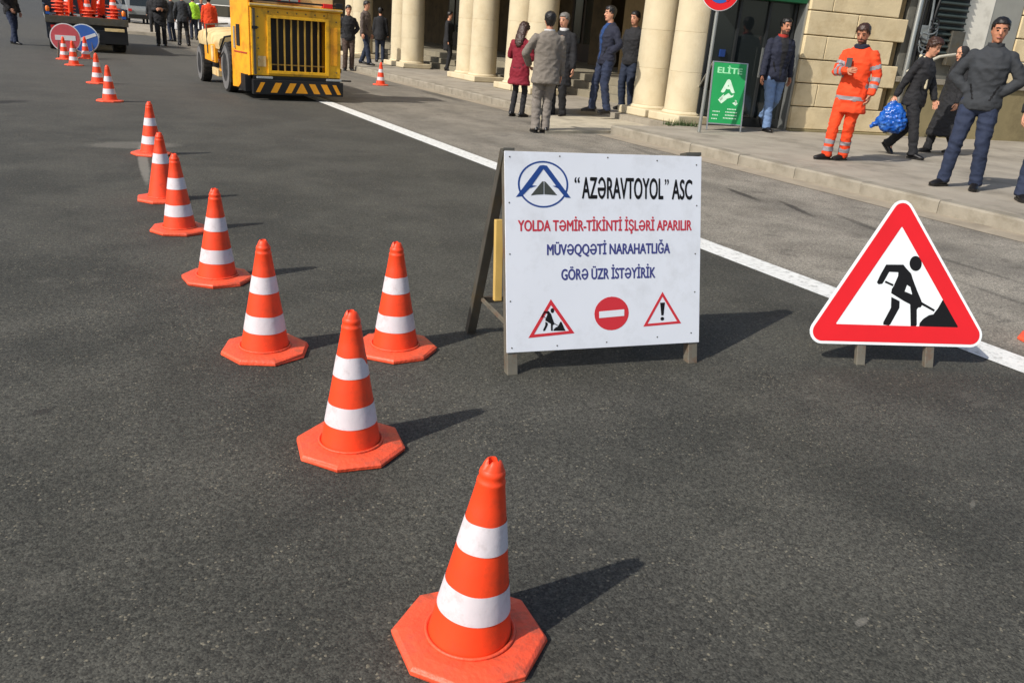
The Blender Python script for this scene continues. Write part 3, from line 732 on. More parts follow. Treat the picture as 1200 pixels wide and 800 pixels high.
# shop front: frames, panes, fascia
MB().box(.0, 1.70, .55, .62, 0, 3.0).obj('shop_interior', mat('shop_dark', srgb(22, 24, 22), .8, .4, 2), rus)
for x0, x1 in ((.02, .50), (.55, 1.08), (1.13, 1.60)):
    MB().box(x0, x1, .24, .25, PH+.16, 2.30).obj('pane', M_glass, rus)
for x0 in (-.03, .50, 1.08, 1.60):
    MB().box(x0, x0+.05, .20, .28, PH, 2.36).obj('frame', M_frame, rus, bevel=.004)
MB().box(-.03, 1.70, .19, .29, PH, PH+.155).obj('kick_rail', M_frame, rus)
MB().box(1.655, 1.70, -.02, .19, PH, 3.2).obj('door_jamb', M_alu, rus, bevel=.004)
MB().box(1.04, 1.07, .14, .17, 1.0, 1.5).obj('door_handle', M_alu, rus)
MB().box(.25, .35, .20, .235, 1.3, 1.42).obj('door_sticker', mat('sticker_blue', srgb(30, 60, 120), .5), rus)
fs_ = MB().box(-.05, 1.70, -.02, .45, 2.26, 3.3).obj('fascia', M_greendk, rus, bevel=.01)
MB().box(-.05, 1.70, -.035, -.022, 2.40, 2.415).obj('trim', M_green, fs_)
# grass tuft at the foot of the plinth
gt = MB()
q = G(795, 147, PH)
for i in range(160):
    x = q.x+random.uniform(-.22, .3); y = q.y+random.uniform(-.06, .08)-(x-q.x)*.4; h_ = random.uniform(.04, .13); a = random.random()*6; dx, dy = math.cos(a), math.sin(a); b_ = .008
    gt.add([(x-dy*b_, y+dx*b_, PH-.01), (x+dy*b_, y-dx*b_, PH-.01), (x+dx*h_*.5, y+dy*h_*.5, PH+h_)], [(0, 1, 2)])
tag(gt.obj('grass_tuft', mat('weed_green', (.06, .10, .025), .8, .3, 9)), 'scruffy weeds at the foot of the nearest column', 'weeds', kind='stuff')

# ------------------------------------------------------------------ no-parking sign and green A-board
q = G(819, 155, PH)
ps = empty('no_parking_sign', q, 0, 'no parking sign on a slim grey pole at the pavement edge', 'sign')
MB().lathe([(.028, 0), (.028, 2.35)], 12).obj('pole', M_alu, ps, smooth=True)
az = math.atan2(-q.y, -q.x)
Mps = Matrix.Translation((0, 0, 2.13)) @ Matrix.Rotation(az+.25, 4, 'Z') @ Matrix.Rotation(PI/2, 4, 'Y')
MB().lathe([(.30, .03), (.30, .036)], 36, M=Mps).obj('plate', M_retro_white, ps)
MB().lathe([(.29, .0362), (.29, .040)], 36, M=Mps).obj('red_ring', M_red, ps)
MB().lathe([(.19, .0402), (.19, .044)], 36, M=Mps).obj('blue_field', mat('sign_blue', (.03, .11, .42), .4), ps)
MB().box(-.2, .2, -.028, .028, .0442, .047, M=Mps @ Matrix.Rotation(PI/4, 4, 'Z')).obj('red_bar', M_red, ps)
La, Ra = G(828, 152, PH), G(867, 155, PH)
L, u, v, n, bk = frame_on(La, Ra, 12)
ab = empty('a_board', L, 0, 'green advertising A-board with big white A beside the sign pole', 'sign board')
PA = Matrix(((u.x, v.x, n.x, 0), (u.y, v.y, n.y, 0), (u.z, v.z, n.z, 0), (0, 0, 0, 1)))
Wd = (Ra-La).length
MB().box(0, Wd, .12, 1.10, -.004, .004, M=PA).obj('panel', M_green, ab)
for x in (-.012, Wd-.006): MB().box(x, x+.022, 0, 1.115, -.014, .010, M=PA).obj('frame_leg', M_alu, ab)
MB().box(.012, Wd-.008, 1.10, 1.116, -.012, .009, M=PA).obj('frame_rail', M_alu, ab); MB().box(.012, Wd-.008, .10, .12, -.012, .009, M=PA).obj('frame_rail', M_alu, ab)
bkL = G(798, 139, PH)-L
pT = PA @ Vector((0, 1.11, 0)); pB = bkL
ub2 = u*Wd
bb = MB(); d2 = (pT-pB)
P0, P1, P2, P3 = pB+d2*.06, pB+d2*.06+ub2, pT+ub2, pT
nn = ub2.cross(d2).normalized()*.006
bb.add([P0, P1, P2, P3, P0+nn, P1+nn, P2+nn, P3+nn], [(3, 2, 1, 0), (4, 5, 6, 7), (0, 1, 5, 4), (1, 2, 6, 5), (2, 3, 7, 6), (3, 0, 4, 7)]).obj('back_panel', M_blk, ab, fix=True)
for o_ in (Vector((0, 0, 0)), ub2): strut(pB+o_, pT+o_, side=u, w_=.02, t_=.02).obj('back_leg', M_alu, ab)
Mw = mat('print_pale', srgb(206, 232, 208), .5, .2, 12)
text_mesh('ELİTE', Wd*.74, .13, .035, material=mat('print_palegreen', srgb(150, 215, 165), .5), parent=ab, M=PA @ Matrix.Translation((Wd*.14, .93, .0046)))
text_mesh('A', Wd*.42, .22, .05, material=Mw, parent=ab, M=PA @ Matrix.Translation((Wd*.30, .62, .0046)))
sw_ = MB()
for P in ([(.18, .50), (.26, .44), (.46, .58), (.40, .62)], [(.20, .52), (.30, .60), (.28, .52), (.24, .48)], [(.50, .46), (.58, .42), (.62, .46), (.55, .52), (.60, .50)], [(.36, .52), (.5, .56), (.52, .60), (.44, .57)]):
    sw_.prism([(p_[0]*Wd*1.35, p_[1]) for p_ in P], .0046, .0052, M=PA)
sw_.obj('swoosh', Mw, ab, fix=True)
ln_ = MB()
for (x, y, l_) in ((.55, .35, .3), (.5, .30, .38), (.12, .30, .25), (.5, .25, .4), (.12, .24, .2), (.45, .20, .42), (.1, .18, .2)):
    for k in range(int(l_/.045)):
        ln_.box((x+k*.045)*Wd, (x+k*.045+.03)*Wd, y, y+.018, .0046, .0052, M=PA)
ln_.obj('small_print', Mw, ab)

# ------------------------------------------------------------------ yellow road machine
VL = Vector((3.15, 15.2, 0))
ve = empty('road_machine', VL, math.radians(0), 'yellow road works machine with grille and black and yellow striped bumper', 'road machine')
W_ = 1.56
# rear housing (hollow front of the grille)
h0, h1 = .40, 1.50
MB().box(0, .30, 0, 1.0, h0, h1).box(1.32, W_, 0, 1.0, h0, h1).box(.30, 1.32, 0, 1.0, 1.36, h1).box(.30, 1.32, 0, 1.0, h0, .47).obj('rear_housing', M_yel, ve, bevel=.012)
MB().box(.30, 1.32, .35, .99, .47, 1.36).obj('radiator', M_blk, ve)
gf = MB().box(.27, .33, -.03, -.002, .44, 1.39).box(1.28, 1.34, -.03, -.002, .44, 1.39).box(.33, 1.28, -.03, -.002, 1.34, 1.39).box(.33, 1.28, -.03, -.002, .44, .49).obj('grille_frame', M_yel, ve, bevel=.004)
Mbar = mat('grille_bar', srgb(190, 150, 60), .5, .3, 6)
for i in range(7):
    x = .33+.95*(i+1)/8; MB().box(x-.012, x+.012, .0, .03, .49, 1.34).obj('grille_bar', Mbar, ve)
MB().box(.33, 1.28, .032, .05, .58, .60).obj('grille_crossbar', Mbar, ve)
MB().box(-.02, W_+.02, -.05, 1.0, 1.502, 1.56).obj('top_ledge', M_yel, ve, bevel=.012)
MB().box(-.02, W_+.02, -.06, -.052, 1.53, 1.555).obj('ledge_trim', M_cream, ve)
MB().box(.03, .07, -.035, -.002, .42, 1.48).obj('hinge_bar', M_dsteel, ve); MB().box(.01, .10, -.05, -.037, 1.15, 1.20).obj('latch', M_blk, ve)
# upper works above the ledge
MB().box(.1, 1.5, .25, 1.0, 1.56, 2.25).obj('upper_cabinet', M_cream, ve, bevel=.02)
MB().box(.52, .90, .20, .248, 1.60, 1.85).obj('cabinet_frame', M_redlamp, ve); MB().box(.56, .70, .19, .199, 1.63, 1.82).box(.72, .86, .19, .199, 1.63, 1.82).obj('pane', M_chrome, ve)
MB().box(1.25, 1.42, .0, .12, 1.562, 1.64).obj('rear_lamp', M_redlamp, ve, bevel=.01)
MB().box(.05, 1.55, .02, .05, 1.60, 1.63).obj('rail', M_blk, ve)
MB().box(1.47, 1.60, .0, .12, 1.562, 1.66).obj('rear_lamp', M_blk, ve, bevel=.01)
# tall left side panel with sloping foot
P = [(0, .46), (1.62, .10), (1.62, .35), (1.62, 2.6), (-.01, 2.6)]
Mside = Matrix(((0, 0, 1, 0), (1, 0, 0, 0), (0, 1, 0, 0), (0, 0, 0, 1)))
Mch = Matrix.Rotation(math.atan2(.13, .88), 4, 'Z') @ Mside
MB().prism([(0.02, .40), (.25, .36), (.62, .15), (.90, .14), (.90, 2.5), (0.02, 2.5)], -.03, .006, M=Mch).obj('side_panel', M_yelo, ve, bevel=.006, fix=True)
MR2 = Matrix.Rotation(math.atan2(.13, .88), 4, 'Z')
MB().box(-.045, -.031, .45, .60, .85, 1.20, M=MR2).obj('side_vent', M_blk, ve); MB().box(-.042, -.031, .12, .75, .74, .76, M=MR2).obj('side_stripe', K_ired, ve)
MB().box(-.055, -.031, .66, .72, .80, 1.16, M=MR2).obj('grab_handle', M_chrome, ve)
MB().box(-.11, 0, .90, 1.0, .42, 2.5).obj('fender_back', M_yelo, ve)
MB().box(-.1, .0, .1, .8, .12, .40).obj('mud_guard', M_blk, ve)
# chassis and bumper
MB().box(.02, W_-.02, -.02, 4.2, .24, .398).obj('chassis', M_blk, ve)
bp = MB().box(-.02, W_, -.16, -.022, .10, .34).obj('bumper', M_blk, ve, bevel=.006)
Mst = mat('bumper_yellow', srgb(232, 156, 18), .5, .15, 6)
for x, s_ in ((.02, 1), (.27, 1), (.52, 1), (1.03, -1), (1.24, -1), (1.45, -1)):
    w2 = .11 if x not in (.02, 1.45) else .07
    MB().prism([(x, .135), (x+w2, .135), (x+w2+.09*s_, .30), (x+.09*s_, .30)], .161, .1625, M=Matrix(((1, 0, 0, 0), (0, 0, -1, 0), (0, 1, 0, 0), (0, 0, 0, 1)))).obj('stripe', Mst, bp, fix=True)
MB().prism([(.71, .135), (.92, .135), (.83, .30), (.80, .30)], .161, .1625, M=Matrix(((1, 0, 0, 0), (0, 0, -1, 0), (0, 1, 0, 0), (0, 0, 0, 1)))).obj('stripe', Mst, bp, fix=True)
for x in (.06, 1.28): MB().box(x, x+.27, -.10, -.04, .355, .392).obj('marker_lamp', M_chrome, ve, bevel=.006)
MB().tube([(W_+.0, .1, .36), (W_+.22, .1, .36)], .015, 8).obj('step_bar', M_dsteel, ve)
def wheel(x, y, r, wd, par, dusty=M_dusty):
    Mw_ = Matrix.Translation((x, y, r)) @ Matrix.Rotation(PI/2, 4, 'Y')
    t_ = MB().lathe([(r*.55, -wd/2), (r*.92, -wd/2), (r, -wd/2+.03), (r, wd/2-.03), (r*.92, wd/2), (r*.55, wd/2)], 32, M=Mw_).obj('wheel', M_rubber, par, smooth=True)
    MB().lathe([(r*.52, -wd/2+.02), (r*.56, -wd/2+.01), (r*.3, -wd/2+.06), (r*.28, wd/2-.06), (r*.56, wd/2-.01), (r*.52, wd/2-.02)], 24, M=Mw_).obj('rim', M_grey, t_, smooth=True)
    tr = MB()
    for k in range(26):
        a = 2*PI*k/26
        tr.box(-.022, .022, -wd/2+.02, wd/2-.02, r-.004, r+.004, M=Matrix.Translation((x, y, r)) @ Matrix.Rotation(a, 4, 'X') @ Matrix(((0, 1, 0, 0), (1, 0, 0, 0), (0, 0, 1, 0), (0, 0, 0, 1))))
    tr.obj('tread', dusty, t_, fix=True)
    for sx_ in (-1, 1):
        MB().lathe([(r*.58, sx_*(wd/2+.002)), (r*.90, sx_*(wd/2+.002)), (r*.90, sx_*(wd/2-.004)), (r*.58, sx_*(wd/2-.004))], 28, M=Mw_, cap=False).obj('sidewall', M_dusty, t_, fix=True)
    return t_
wheel(-.11, 1.30, .43, .20, ve, M_rubber); wheel(W_+.02, 1.28, .43, .20, ve, M_rubber)
wheel(-.22, 3.5, .36, .20, ve, M_rubber); wheel(W_+.10, 3.5, .36, .20, ve, M_rubber)
MB().box(.0, W_, 1.0, 1.6, .40, 1.1).obj('engine_block', M_dsteel, ve)
bolt = MB().lathe([(.012, 0), (.012, .008), (.007, .011)], 8).mesh('bolt', M_dsteel)
for bx, bz in [(.12+.0*i, .5+.17*i) for i in range(6)]+[(W_-.08, .5+.17*i) for i in range(6)]+[(.3+.16*i, 1.44) for i in range(7)]:
    link('bolt', bolt, ve, M=Matrix.Translation((bx, -.001, bz)) @ Matrix.Rotation(PI/2, 4, 'X'))
for k in range(3): MB().tube([(-.06, 1.05+.1*k, 1.0-.1*k), (-.2, 1.3, .95-.12*k), (-.22, 1.7, .7-.06*k), (-.1, 2.0, .72)], .017, 8).obj('hose', M_blk, ve, smooth=True)
MB().tube([(.25, 1.75, 1.0), (.25, 1.75, 1.9)], .04, 10).obj('exhaust_pipe', M_dsteel, ve, smooth=True)
MB().box(.38, 1.0, 1.25, 1.75, 1.12, 1.22).box(.38, 1.0, 1.15, 1.25, 1.12, 1.7).obj('seat', M_blk, ve, bevel=.03)
MB().box(1.38, 1.50, -.012, -.002, .62, 1.25).obj('vent_cover', M_yelo, ve, bevel=.004); MB().box(.10, .24, -.010, -.002, .55, .72).obj('warning_plate', M_cream, ve)
for zz in (.50, .9, 1.3): MB().box(W_+.001, W_+.03, .05, .15, zz, zz+.07).obj('side_hinge', M_blk, ve)
MB().tube([(W_+.01, .2, 1.1), (W_+.05, .2, 1.0), (W_+.05, .2, .6), (W_+.01, .2, .5)], .012, 6).obj('grab_rail', M_orlamp, ve, smooth=True)
# front hood, rounded and dusty
hd = MB(); ring_ = []
for yy, sc, zt in ((1.75, .94, .98), (1.9, 1.0, 1.06), (3.0, 1.02, 1.10), (3.75, 1.0, 1.06), (3.95, .9, .96), (4.02, .75, .85)):
    ring_.append((yy, sc, zt))
vs = []; N_ = 20
for yy, sc, zt in ring_:
    for k in range(N_):
        a = 2*PI*k/N_; ca_, sa_ = math.cos(a), math.sin(a); e_ = .55
        vs.append((W_/2-.02+(W_/2+.27)*sc*math.copysign(abs(ca_)**e_, ca_), yy, .62+(zt-.62)/2+(zt-.62)/2*math.copysign(abs(sa_)**e_, sa_)))
fs = [(i*N_+k, i*N_+(k+1) % N_, (i+1)*N_+(k+1) % N_, (i+1)*N_+k) for i in range(len(ring_)-1) for k in range(N_)]
fs += [tuple(range(N_-1, -1, -1)), tuple((len(ring_)-1)*N_+k for k in range(N_))]
MB().box(-.28, -.22, 1.9, 3.05, .46, .80).obj('side_cover', M_yelo, ve, bevel=.01); MB().box(-.30, -.281, 2.0, 2.2, .50, .76).obj('cover_strip', M_cream, ve)
hd.add(vs, fs); hd.obj('hood', M_cream, ve, smooth=True, fix=True)
MB().box(-.14, -.10, 1.9, 2.3, .30, .62).obj('side_flap', M_yelo, ve); MB().box(-.16, .0, 2.35, 3.0, .18, .32).obj('step_box', M_cream, ve, bevel=.01)
MB().box(-.15, .2, 1.62, 2.0, .66, .74).obj('black_arm', M_blk, ve, bevel=.01); MB().box(-.13, .2, 1.64, 2.7, .50, .62).obj('beam', M_yelo, ve, bevel=.01)
MB().tube([(-.29, 2.6, .60), (-.30, 2.6, 1.12), (.1, 2.6, 1.16)], .016, 8).obj('hood_rail', M_dsteel, ve)
MB().box(.1, 1.2, 1.7, 1.95, 1.08, 1.14).obj('deck_plate', M_dsteel, ve)

# ------------------------------------------------------------------ service truck with cones on its bed
tk = empty('service_truck', (.18, 27.0, 0), 0, 'dark flatbed works truck seen from behind with orange cones on its bed', 'truck')
TW = 2.06
MB().box(0, TW, 0, 4.6, .80, .90).obj('bed', M_grey, tk, bevel=.01)
MB().box(0, TW, -.03, -.002, .72, .91).obj('tail_edge', M_dsteel, tk, bevel=.01)
MB().box(.25, TW-.25, .1, 6.2, .50, .78).obj('chassis', M_blk, tk)
MB().box(.06, TW-.04, -.06, .05, .24, .60).obj('rear_bumper', M_blk, tk, bevel=.015)
MB().box(TW-.62, TW-.12, -.09, -.062, .58, .66).obj('tail_lamp', M_cream, tk, bevel=.005); MB().box(.12, .5, -.09, -.062, .58, .66).obj('tail_lamp', M_redlamp, tk, bevel=.005)
MB().box(TW/2-.26, TW/2+.26, -.075, -.062, .40, .51).obj('number_plate', M_chrome, tk)
for x in (.22, TW-.22):
    wheel(x, .95, .42, .34, tk, M_rubber); wheel(x, 4.9, .42, .26, tk, M_rubber)
MB().box(.02, .5, .3, 1.6, .30, .79).obj('mud_guard', M_truck, tk); MB().box(TW-.5, TW-.02, .3, 1.6, .30, .79).obj('mud_guard', M_truck, tk)
for x in (0, TW-.05): MB().box(x, x+.05, 0, 4.6, .902, 1.18).obj('side_board', M_truck, tk, bevel=.008)
MB().box(.0, TW, 4.55, 4.6, .902, 1.9).obj('headboard', M_truck, tk)
for x, m_ in ((.08, M_orlamp), (TW-.10, M_orlamp)):
    MB().box(x-.03, x+.03, -.0, .06, .905, 1.0).obj('lamp_post', M_blk, tk); MB().lathe([(.045, 1.0), (.055, 1.03), (.055, 1.10), (.03, 1.14)], 14, M=Matrix.Translation((x, .03, 0))).obj('beacon', m_, tk, smooth=True)
    MB().box(x-.05, x+.05, -.03, .01, .93, .99).obj('marker', mat('blue_marker', srgb(40, 90, 170), .4), tk)
cb = MB(); cb.prism([(4.8, .5), (6.5, .5), (6.6, 1.3), (6.2, 2.1), (4.8, 2.2)], 0, TW-.08, M=Matrix(((0, 0, 1, .04), (1, 0, 0, 0), (0, 1, 0, 0), (0, 0, 0, 1)))).obj('cab', M_truck, tk, bevel=.05, fix=True)
MB().box(.3, TW-.3, 4.77, 4.798, 1.35, 2.0).obj('rear_window', M_glass, tk)
# stacks of nested cones on the bed (each a cone)
srcs = [o for o in D.objects if o.name.startswith('traffic_cone') and not o.parent]
proto = cones_cargo_src
xs_ = [(.38, .35, 0), (1.08, .5, 1), (1.45, .9, 0), (1.74, .42, 1), (.62, .95, 0)]
pos_n = ['leftmost stack', 'middle stack', 'right stack of the back row', 'rightmost stack', 'left stack of the back row']
lvl = ['bottom cone', 'second cone', 'third cone', 'fourth cone', 'top cone']
for i, (x, y, k0) in enumerate(xs_):
    nn_ = 5 if i in (0, 2) else 3 if i == 1 else 4
    for k in range(nn_):
        c = copy_tree(proto, '%s of the %s of cones on the truck bed' % (lvl[k] if k < nn_-1 else 'topmost cone', pos_n[i]))
        c['group'] = 'orange cones stacked on the truck bed'
        c.location = (.18+x+random.uniform(-.01, .01), 27.0+y, .902+k*.085); c.rotation_euler = (random.uniform(-.05, .05), random.uniform(-.05, .05), random.random())

# ------------------------------------------------------------------ parked vehicles far behind
def far_car(label, loc, rz, body_m, L_=4.2, Wc=1.75, H_=1.45):
    t = empty('parked_car', loc, rz, label, 'car')
    prof = [(0, .35), (.05, .75), (.25, .92), (.8, .98), (1.35, H_), (2.9, H_), (3.4, .98), (L_-.1, .85), (L_, .5), (L_-.05, .3), (0.1, .28)]
    Mx = Matrix(((0, 0, 1, -Wc/2), (1, 0, 0, 0), (0, 1, 0, 0), (0, 0, 0, 1)))
    MB().prism(prof, 0, Wc, M=Mx).obj('body', body_m, t, bevel=.06, fix=True)
    MB().prism([(.88, 1.0), (1.38, H_-.07), (2.85, H_-.07), (3.3, 1.0)], -.012, Wc+.012, M=Mx).obj('side_windows', M_glass, t, fix=True)
    MB().add([(-.65, .80, .985), (.65, .80, .985), (.58, 1.3, H_-.05), (-.58, 1.3, H_-.05), (-.65, .84, 1.03), (.65, .84, 1.03)], [(0, 1, 2, 3)]).obj('rear_window', M_glass, t, M=Matrix.Translation((0, -.02, .015)))
    for sx in (-1, 1):
        MB().box(sx*.72-.1, sx*.72+.1, -.02, .04, .68, .82).obj('tail_light', M_redlamp, t)
        for yy in (.8, 3.3): wheel(sx*(Wc/2-.08), yy, .31, .2, t, M_rubber)
    MB().box(-Wc/2+.05, Wc/2-.05, -.05, .05, .30, .52).obj('bumper', M_blk, t, bevel=.02)
    return t
M_wcar = mat('car_white', srgb(225, 225, 222), .3); M_gcar = mat('car_grey', srgb(120, 124, 124), .35)
far_car('white car parked beyond the yellow machine', (8.3, 45.5, 0), .05, M_wcar, H_=1.55)
far_car('grey car far away above the right of the truck', (4.35, 62, .15), .3, M_gcar)
far_car('grey car far away behind the dark dressed group', (5.6, 57, .15), 0, M_gcar)

# ------------------------------------------------------------------ people
def ik(a, c, l1, l2, hint):
    a, c, hint = Vector(a), Vector(c), Vector(hint)
    d = c-a; ln = min(d.length, (l1+l2)*.999); dn = d.normalized()
    x = (l1*l1-l2*l2+ln*ln)/(2*ln); h = math.sqrt(max(1e-6, l1*l1-x*x))
    hp = hint-dn*hint.dot(dn); hp.normalize()
    return a+dn*x+hp*h, a+dn*ln
def remesh(mb, vox, smooth=3, rough=0, rscale=9, seed=0):
    me = mb.mesh('tmp', []); bm = bmesh.new(); bm.from_mesh(me); bmesh.ops.recalc_face_normals(bm, faces=bm.faces); bm.to_mesh(me); bm.free()
    ob = D.objects.new('tmp', me); COL.objects.link(ob)
    r = ob.modifiers.new('r', 'REMESH'); r.mode = 'VOXEL'; r.voxel_size = vox
    s = ob.modifiers.new('s', 'SMOOTH'); s.iterations = smooth; s.factor = .5
    dg = bpy.context.evaluated_depsgraph_get(); out = D.meshes.new_from_object(ob.evaluated_get(dg))
    D.objects.remove(ob); D.meshes.remove(me)
    if rough:
        nrm = [v.normal.copy() for v in out.vertices]
        for v, n_ in zip(out.vertices, nrm):
            p = Vector((v.co.x*rscale+seed, v.co.y*rscale, v.co.z*rscale*1.5))
            w_ = 1-abs(noise.noise(p))*2.4
            v.co += n_*(rough*w_+rough*.4*noise.noise(p*2.7))
    for p_ in out.polygons: p_.use_smooth = True
    return out
def shell(me, pred, off):
    """the faces of a mesh that pred accepts, as a new mesh pushed outwards"""
    keep = [p for p in me.polygons if pred(p.center)]
    ids = {}; vs = []; fs = []
    for p in keep:
        f = []
        for i in p.vertices:
            if i not in ids:
                ids[i] = len(vs); v = me.vertices[i]; o_ = off(v.co) if callable(off) else off; vs.append(v.co+v.normal*o_)
            f.append(ids[i])
        fs.append(f)
    out = D.meshes.new('shell'); out.from_pydata([tuple(v) for v in vs], [], fs)
    for p_ in out.polygons: p_.use_smooth = True
    out.update(); return out

def person(label, foot, H, face, near=1, feet=None, hands=None, lean=0, pelvis=(0, 0), head=(0, 0), top=K_blk, hem=.80, hemr=.185, bottom=K_jean, hair='short', hairm=M_hair, skin=M_skin,
           sleeve=True, width=1.0, collar=None, slim=1.0, zip_=None, strips=False, beard=False, skirt=None, elbow=None, knee=None, shoes=M_sole, group=None, scarf=None, trimmed=None, parts=None):
    """foot: place on the ground under the pelvis; face: world angle the body faces"""
    s = H/1.75
    t = empty('person', foot, face-PI/2, label, 'person', group)
    t.scale = (s, s, s)
    vox = {1: .0125, 2: .018, 3: .026}[near]
    feet = feet or [(.10, .02, .085, -.15), (-.10, -.02, .085, .15)]
    hands = hands or [(.27, .05, .78), (-.27, .05, .78)]
    hipz = .93-(0 if not feet else max(0, 0))
    # lower the hips until both feet can be reached
    for f_ in feet:
        for _ in range(60):
            hp = Vector((math.copysign(.09, f_[0] if abs(f_[0]) > .001 else 1)+pelvis[0], pelvis[1], hipz))
            if (Vector(f_[:3])-hp).length > .862: hipz -= .004
    hipz = max(hipz, .55)
    P0 = Vector((pelvis[0], pelvis[1], hipz)); la = math.radians(lean); up = Vector((0, math.sin(la), math.cos(la))); fw = Vector((0, math.cos(la), -math.sin(la)))
    S = lambda x, f, z: P0+Vector((x, 0, 0))+fw*f+up*z      # body coordinates measured from the hips
    sh = [S(.168*width, -.01, .475), S(-.168*width, -.01, .475)]
    hips = [P0+Vector((.09, 0, 0)), P0+Vector((-.09, 0, 0))]
    elb = []; wri = []
    for i, sgn in enumerate((1, -1)):
        hint = Vector(elbow[i]) if elbow else Vector((sgn*.5, -1, -.2))
        e_, w_ = ik(sh[i], hands[i], .285, .255, hint); elb.append(e_); wri.append(w_)
    kn = []; an = []
    for i in range(2):
        hint = Vector(knee[i]) if knee else Vector((0, 1, 0))
        k_, a_ = ik(hips[i], feet[i][:3], .43, .43, hint); kn.append(k_); an.append(a_)
    neck = S(0, .005, .56); hy, hp_ = math.radians(head[0]), math.radians(head[1])
    Mh = Matrix.Translation(neck+up*.035+fw*.015) @ Matrix.Rotation(hy, 4, 'Z') @ Matrix.Rotation(hp_-.05, 4, 'X')
    HS = 1.0
    # the body, one continuous surface
    b = MB()
    b.rings([S(0, 0, -.10), S(0, 0, -.04), S(0, 0, .06), S(0, .0, .16), S(0, .01, .30), S(0, .0, .42), S(0, -.01, .49), S(0, -.01, .525)], [(.10, .08), (.145, .10), (.14, .095), (.12, .085), (.145, .10), (.155, .10), (.13, .08), (.06, .05)], 18, up=(1, 0, 0))
    b.tube([S(0, -.01, .48), S(0, .0, .56), Mh @ Vector((0, -.01, .06))], [.058, .052, .05], 12)
    for i in range(2):
        b.tube([sh[i], (sh[i]+elb[i])/2, elb[i]], [.048, .045, .036], 10); b.tube([elb[i], elb[i].lerp(wri[i], .35), wri[i]], [.037, .037, .025], 10)
        b.tube([hips[i], hips[i].lerp(kn[i], .5), kn[i]], [.078, .066*slim, .048*slim], 12); b.tube([kn[i], kn[i].lerp(an[i], .35), an[i]], [.048*slim, .048*slim, .032*slim], 12)
        fy = feet[i][3]; fd = Vector((math.sin(-fy), math.cos(fy), -.25)).normalized() if len(feet[i]) < 5 else Vector(feet[i][4]).normalized()
        b.tube([an[i], an[i]+fd*.07-Vector((0, 0, .02))], [.03, .022], 8)
    hr = [(-.004, .020, .022, .048), (.012, .038, .04, .04), (.035, .050, .056, .028), (.065, .060, .072, .016), (.10, .068, .084, .006), (.14, .073, .091, .0), (.175, .073, .092, -.004), (.205, .062, .080, -.006), (.225, .042, .056, -.007), (.236, .015, .02, -.007)]
    b.rings([Mh @ Vector((0, y_, z_)) for z_, a_, d_, y_ in hr], [(a_*1.06, d_*1.02) for z_, a_, d_, y_ in hr], 20, up=tuple(Mh.to_3x3() @ Vector((1, 0, 0))))
    if near < 3:
        b.tube([Mh @ Vector((0, .084, .132)), Mh @ Vector((0, .100, .105)), Mh @ Vector((0, .106, .088))], [.009, .012, .015], 8)
        b.ball(Mh @ Vector((0, .072, .052)), (.030, .020, .016), 10); b.ball(Mh @ Vector((0, .068, .012)), (.022, .020, .016), 10)
        for sx in (-1, 1):
            b.ball(Mh @ Vector((sx*.074, -.004, .105)), (.011, .018, .030), 8); b.ball(Mh @ Vector((sx*.038, .058, .085)), (.020, .02, .02), 8)
            b.ball(Mh @ Vector((sx*.03, .076, .142)), (.024, .012, .009), 8)
    # palms
    hd_ = []
    for i in range(2):
        fd = (wri[i]-elb[i]).normalized(); sd = Vector((-1 if i == 0 else 1, .2, 0)); sd = (sd-fd*sd.dot(fd)).normalized(); th = fd.cross(sd).normalized()
        hd_.append((fd, sd, th))
        b.rings([wri[i]-fd*.01, wri[i]+fd*.03, wri[i]+fd*.07, wri[i]+fd*.09], [(.022, .016), (.036, .015), (.040, .014), (.036, .012)], 10, up=tuple(th))
    me = remesh(b, vox*.95, 2)
    # five separate fingers a hand, curled a little
    if near < 3:
        fb = MB()
        for i in range(2):
            fd, sd, th = hd_[i]; c0 = wri[i]+fd*.08
            for q_, (o_, l_) in enumerate(((-.030, .075), (-.010, .085), (.010, .080), (.029, .062))):
                p0 = c0+th*o_; p1 = p0+fd*l_*.5+sd*.012; p2 = p1+fd*l_*.32+sd*.030
                fb.tube([p0, p1, p2], [.0095, .009, .0075], 6)
            sg = 1 if (th.y > 0) else -1
            p0 = wri[i]+fd*.03+th*.028*sg; p1 = p0+fd*.03+th*.028*sg+sd*.01; fb.tube([p0, p1, p1+fd*.032+sd*.01], [.012, .011, .009], 6)
        bm = bmesh.new(); bm.from_mesh(me); m2 = fb.mesh('f', []); bm.from_mesh(m2); bm.to_mesh(me); bm.free(); D.meshes.remove(m2)
        for p_ in me.polygons: p_.use_smooth = True
    me.materials.clear(); me.materials.append(skin)
    body = link('body', me, t)
    Hi = Mh.inverted()
    # hair
    def L_(c): return Hi @ c
    if hair in ('short', 'long', 'bun'):
        def hp(c, hs=random.random()*9):
            q_ = L_(c)
            if q_.z < .02 or q_.length > .3 or abs(q_.x) > .1: return False
            line = (.185 if q_.y > .055 else (.150 if q_.y > .02 else (.12 if q_.y > -.03 else .045)))+.014*noise.noise(c*34+Vector((hs, 0, 0)))
            return q_.z > line
        th_ = .010 if hair == 'short' else .02
        hm = shell(me, hp, lambda c: th_*(1+.9*noise.noise(c*45)+.7*max(0, L_(c).z-.15)/.08))
        hm.materials.append(hairm); ho = link('hair', hm, t); so = ho.modifiers.new('thick', 'SOLIDIFY'); so.thickness = th_*1.1; so.offset = -1
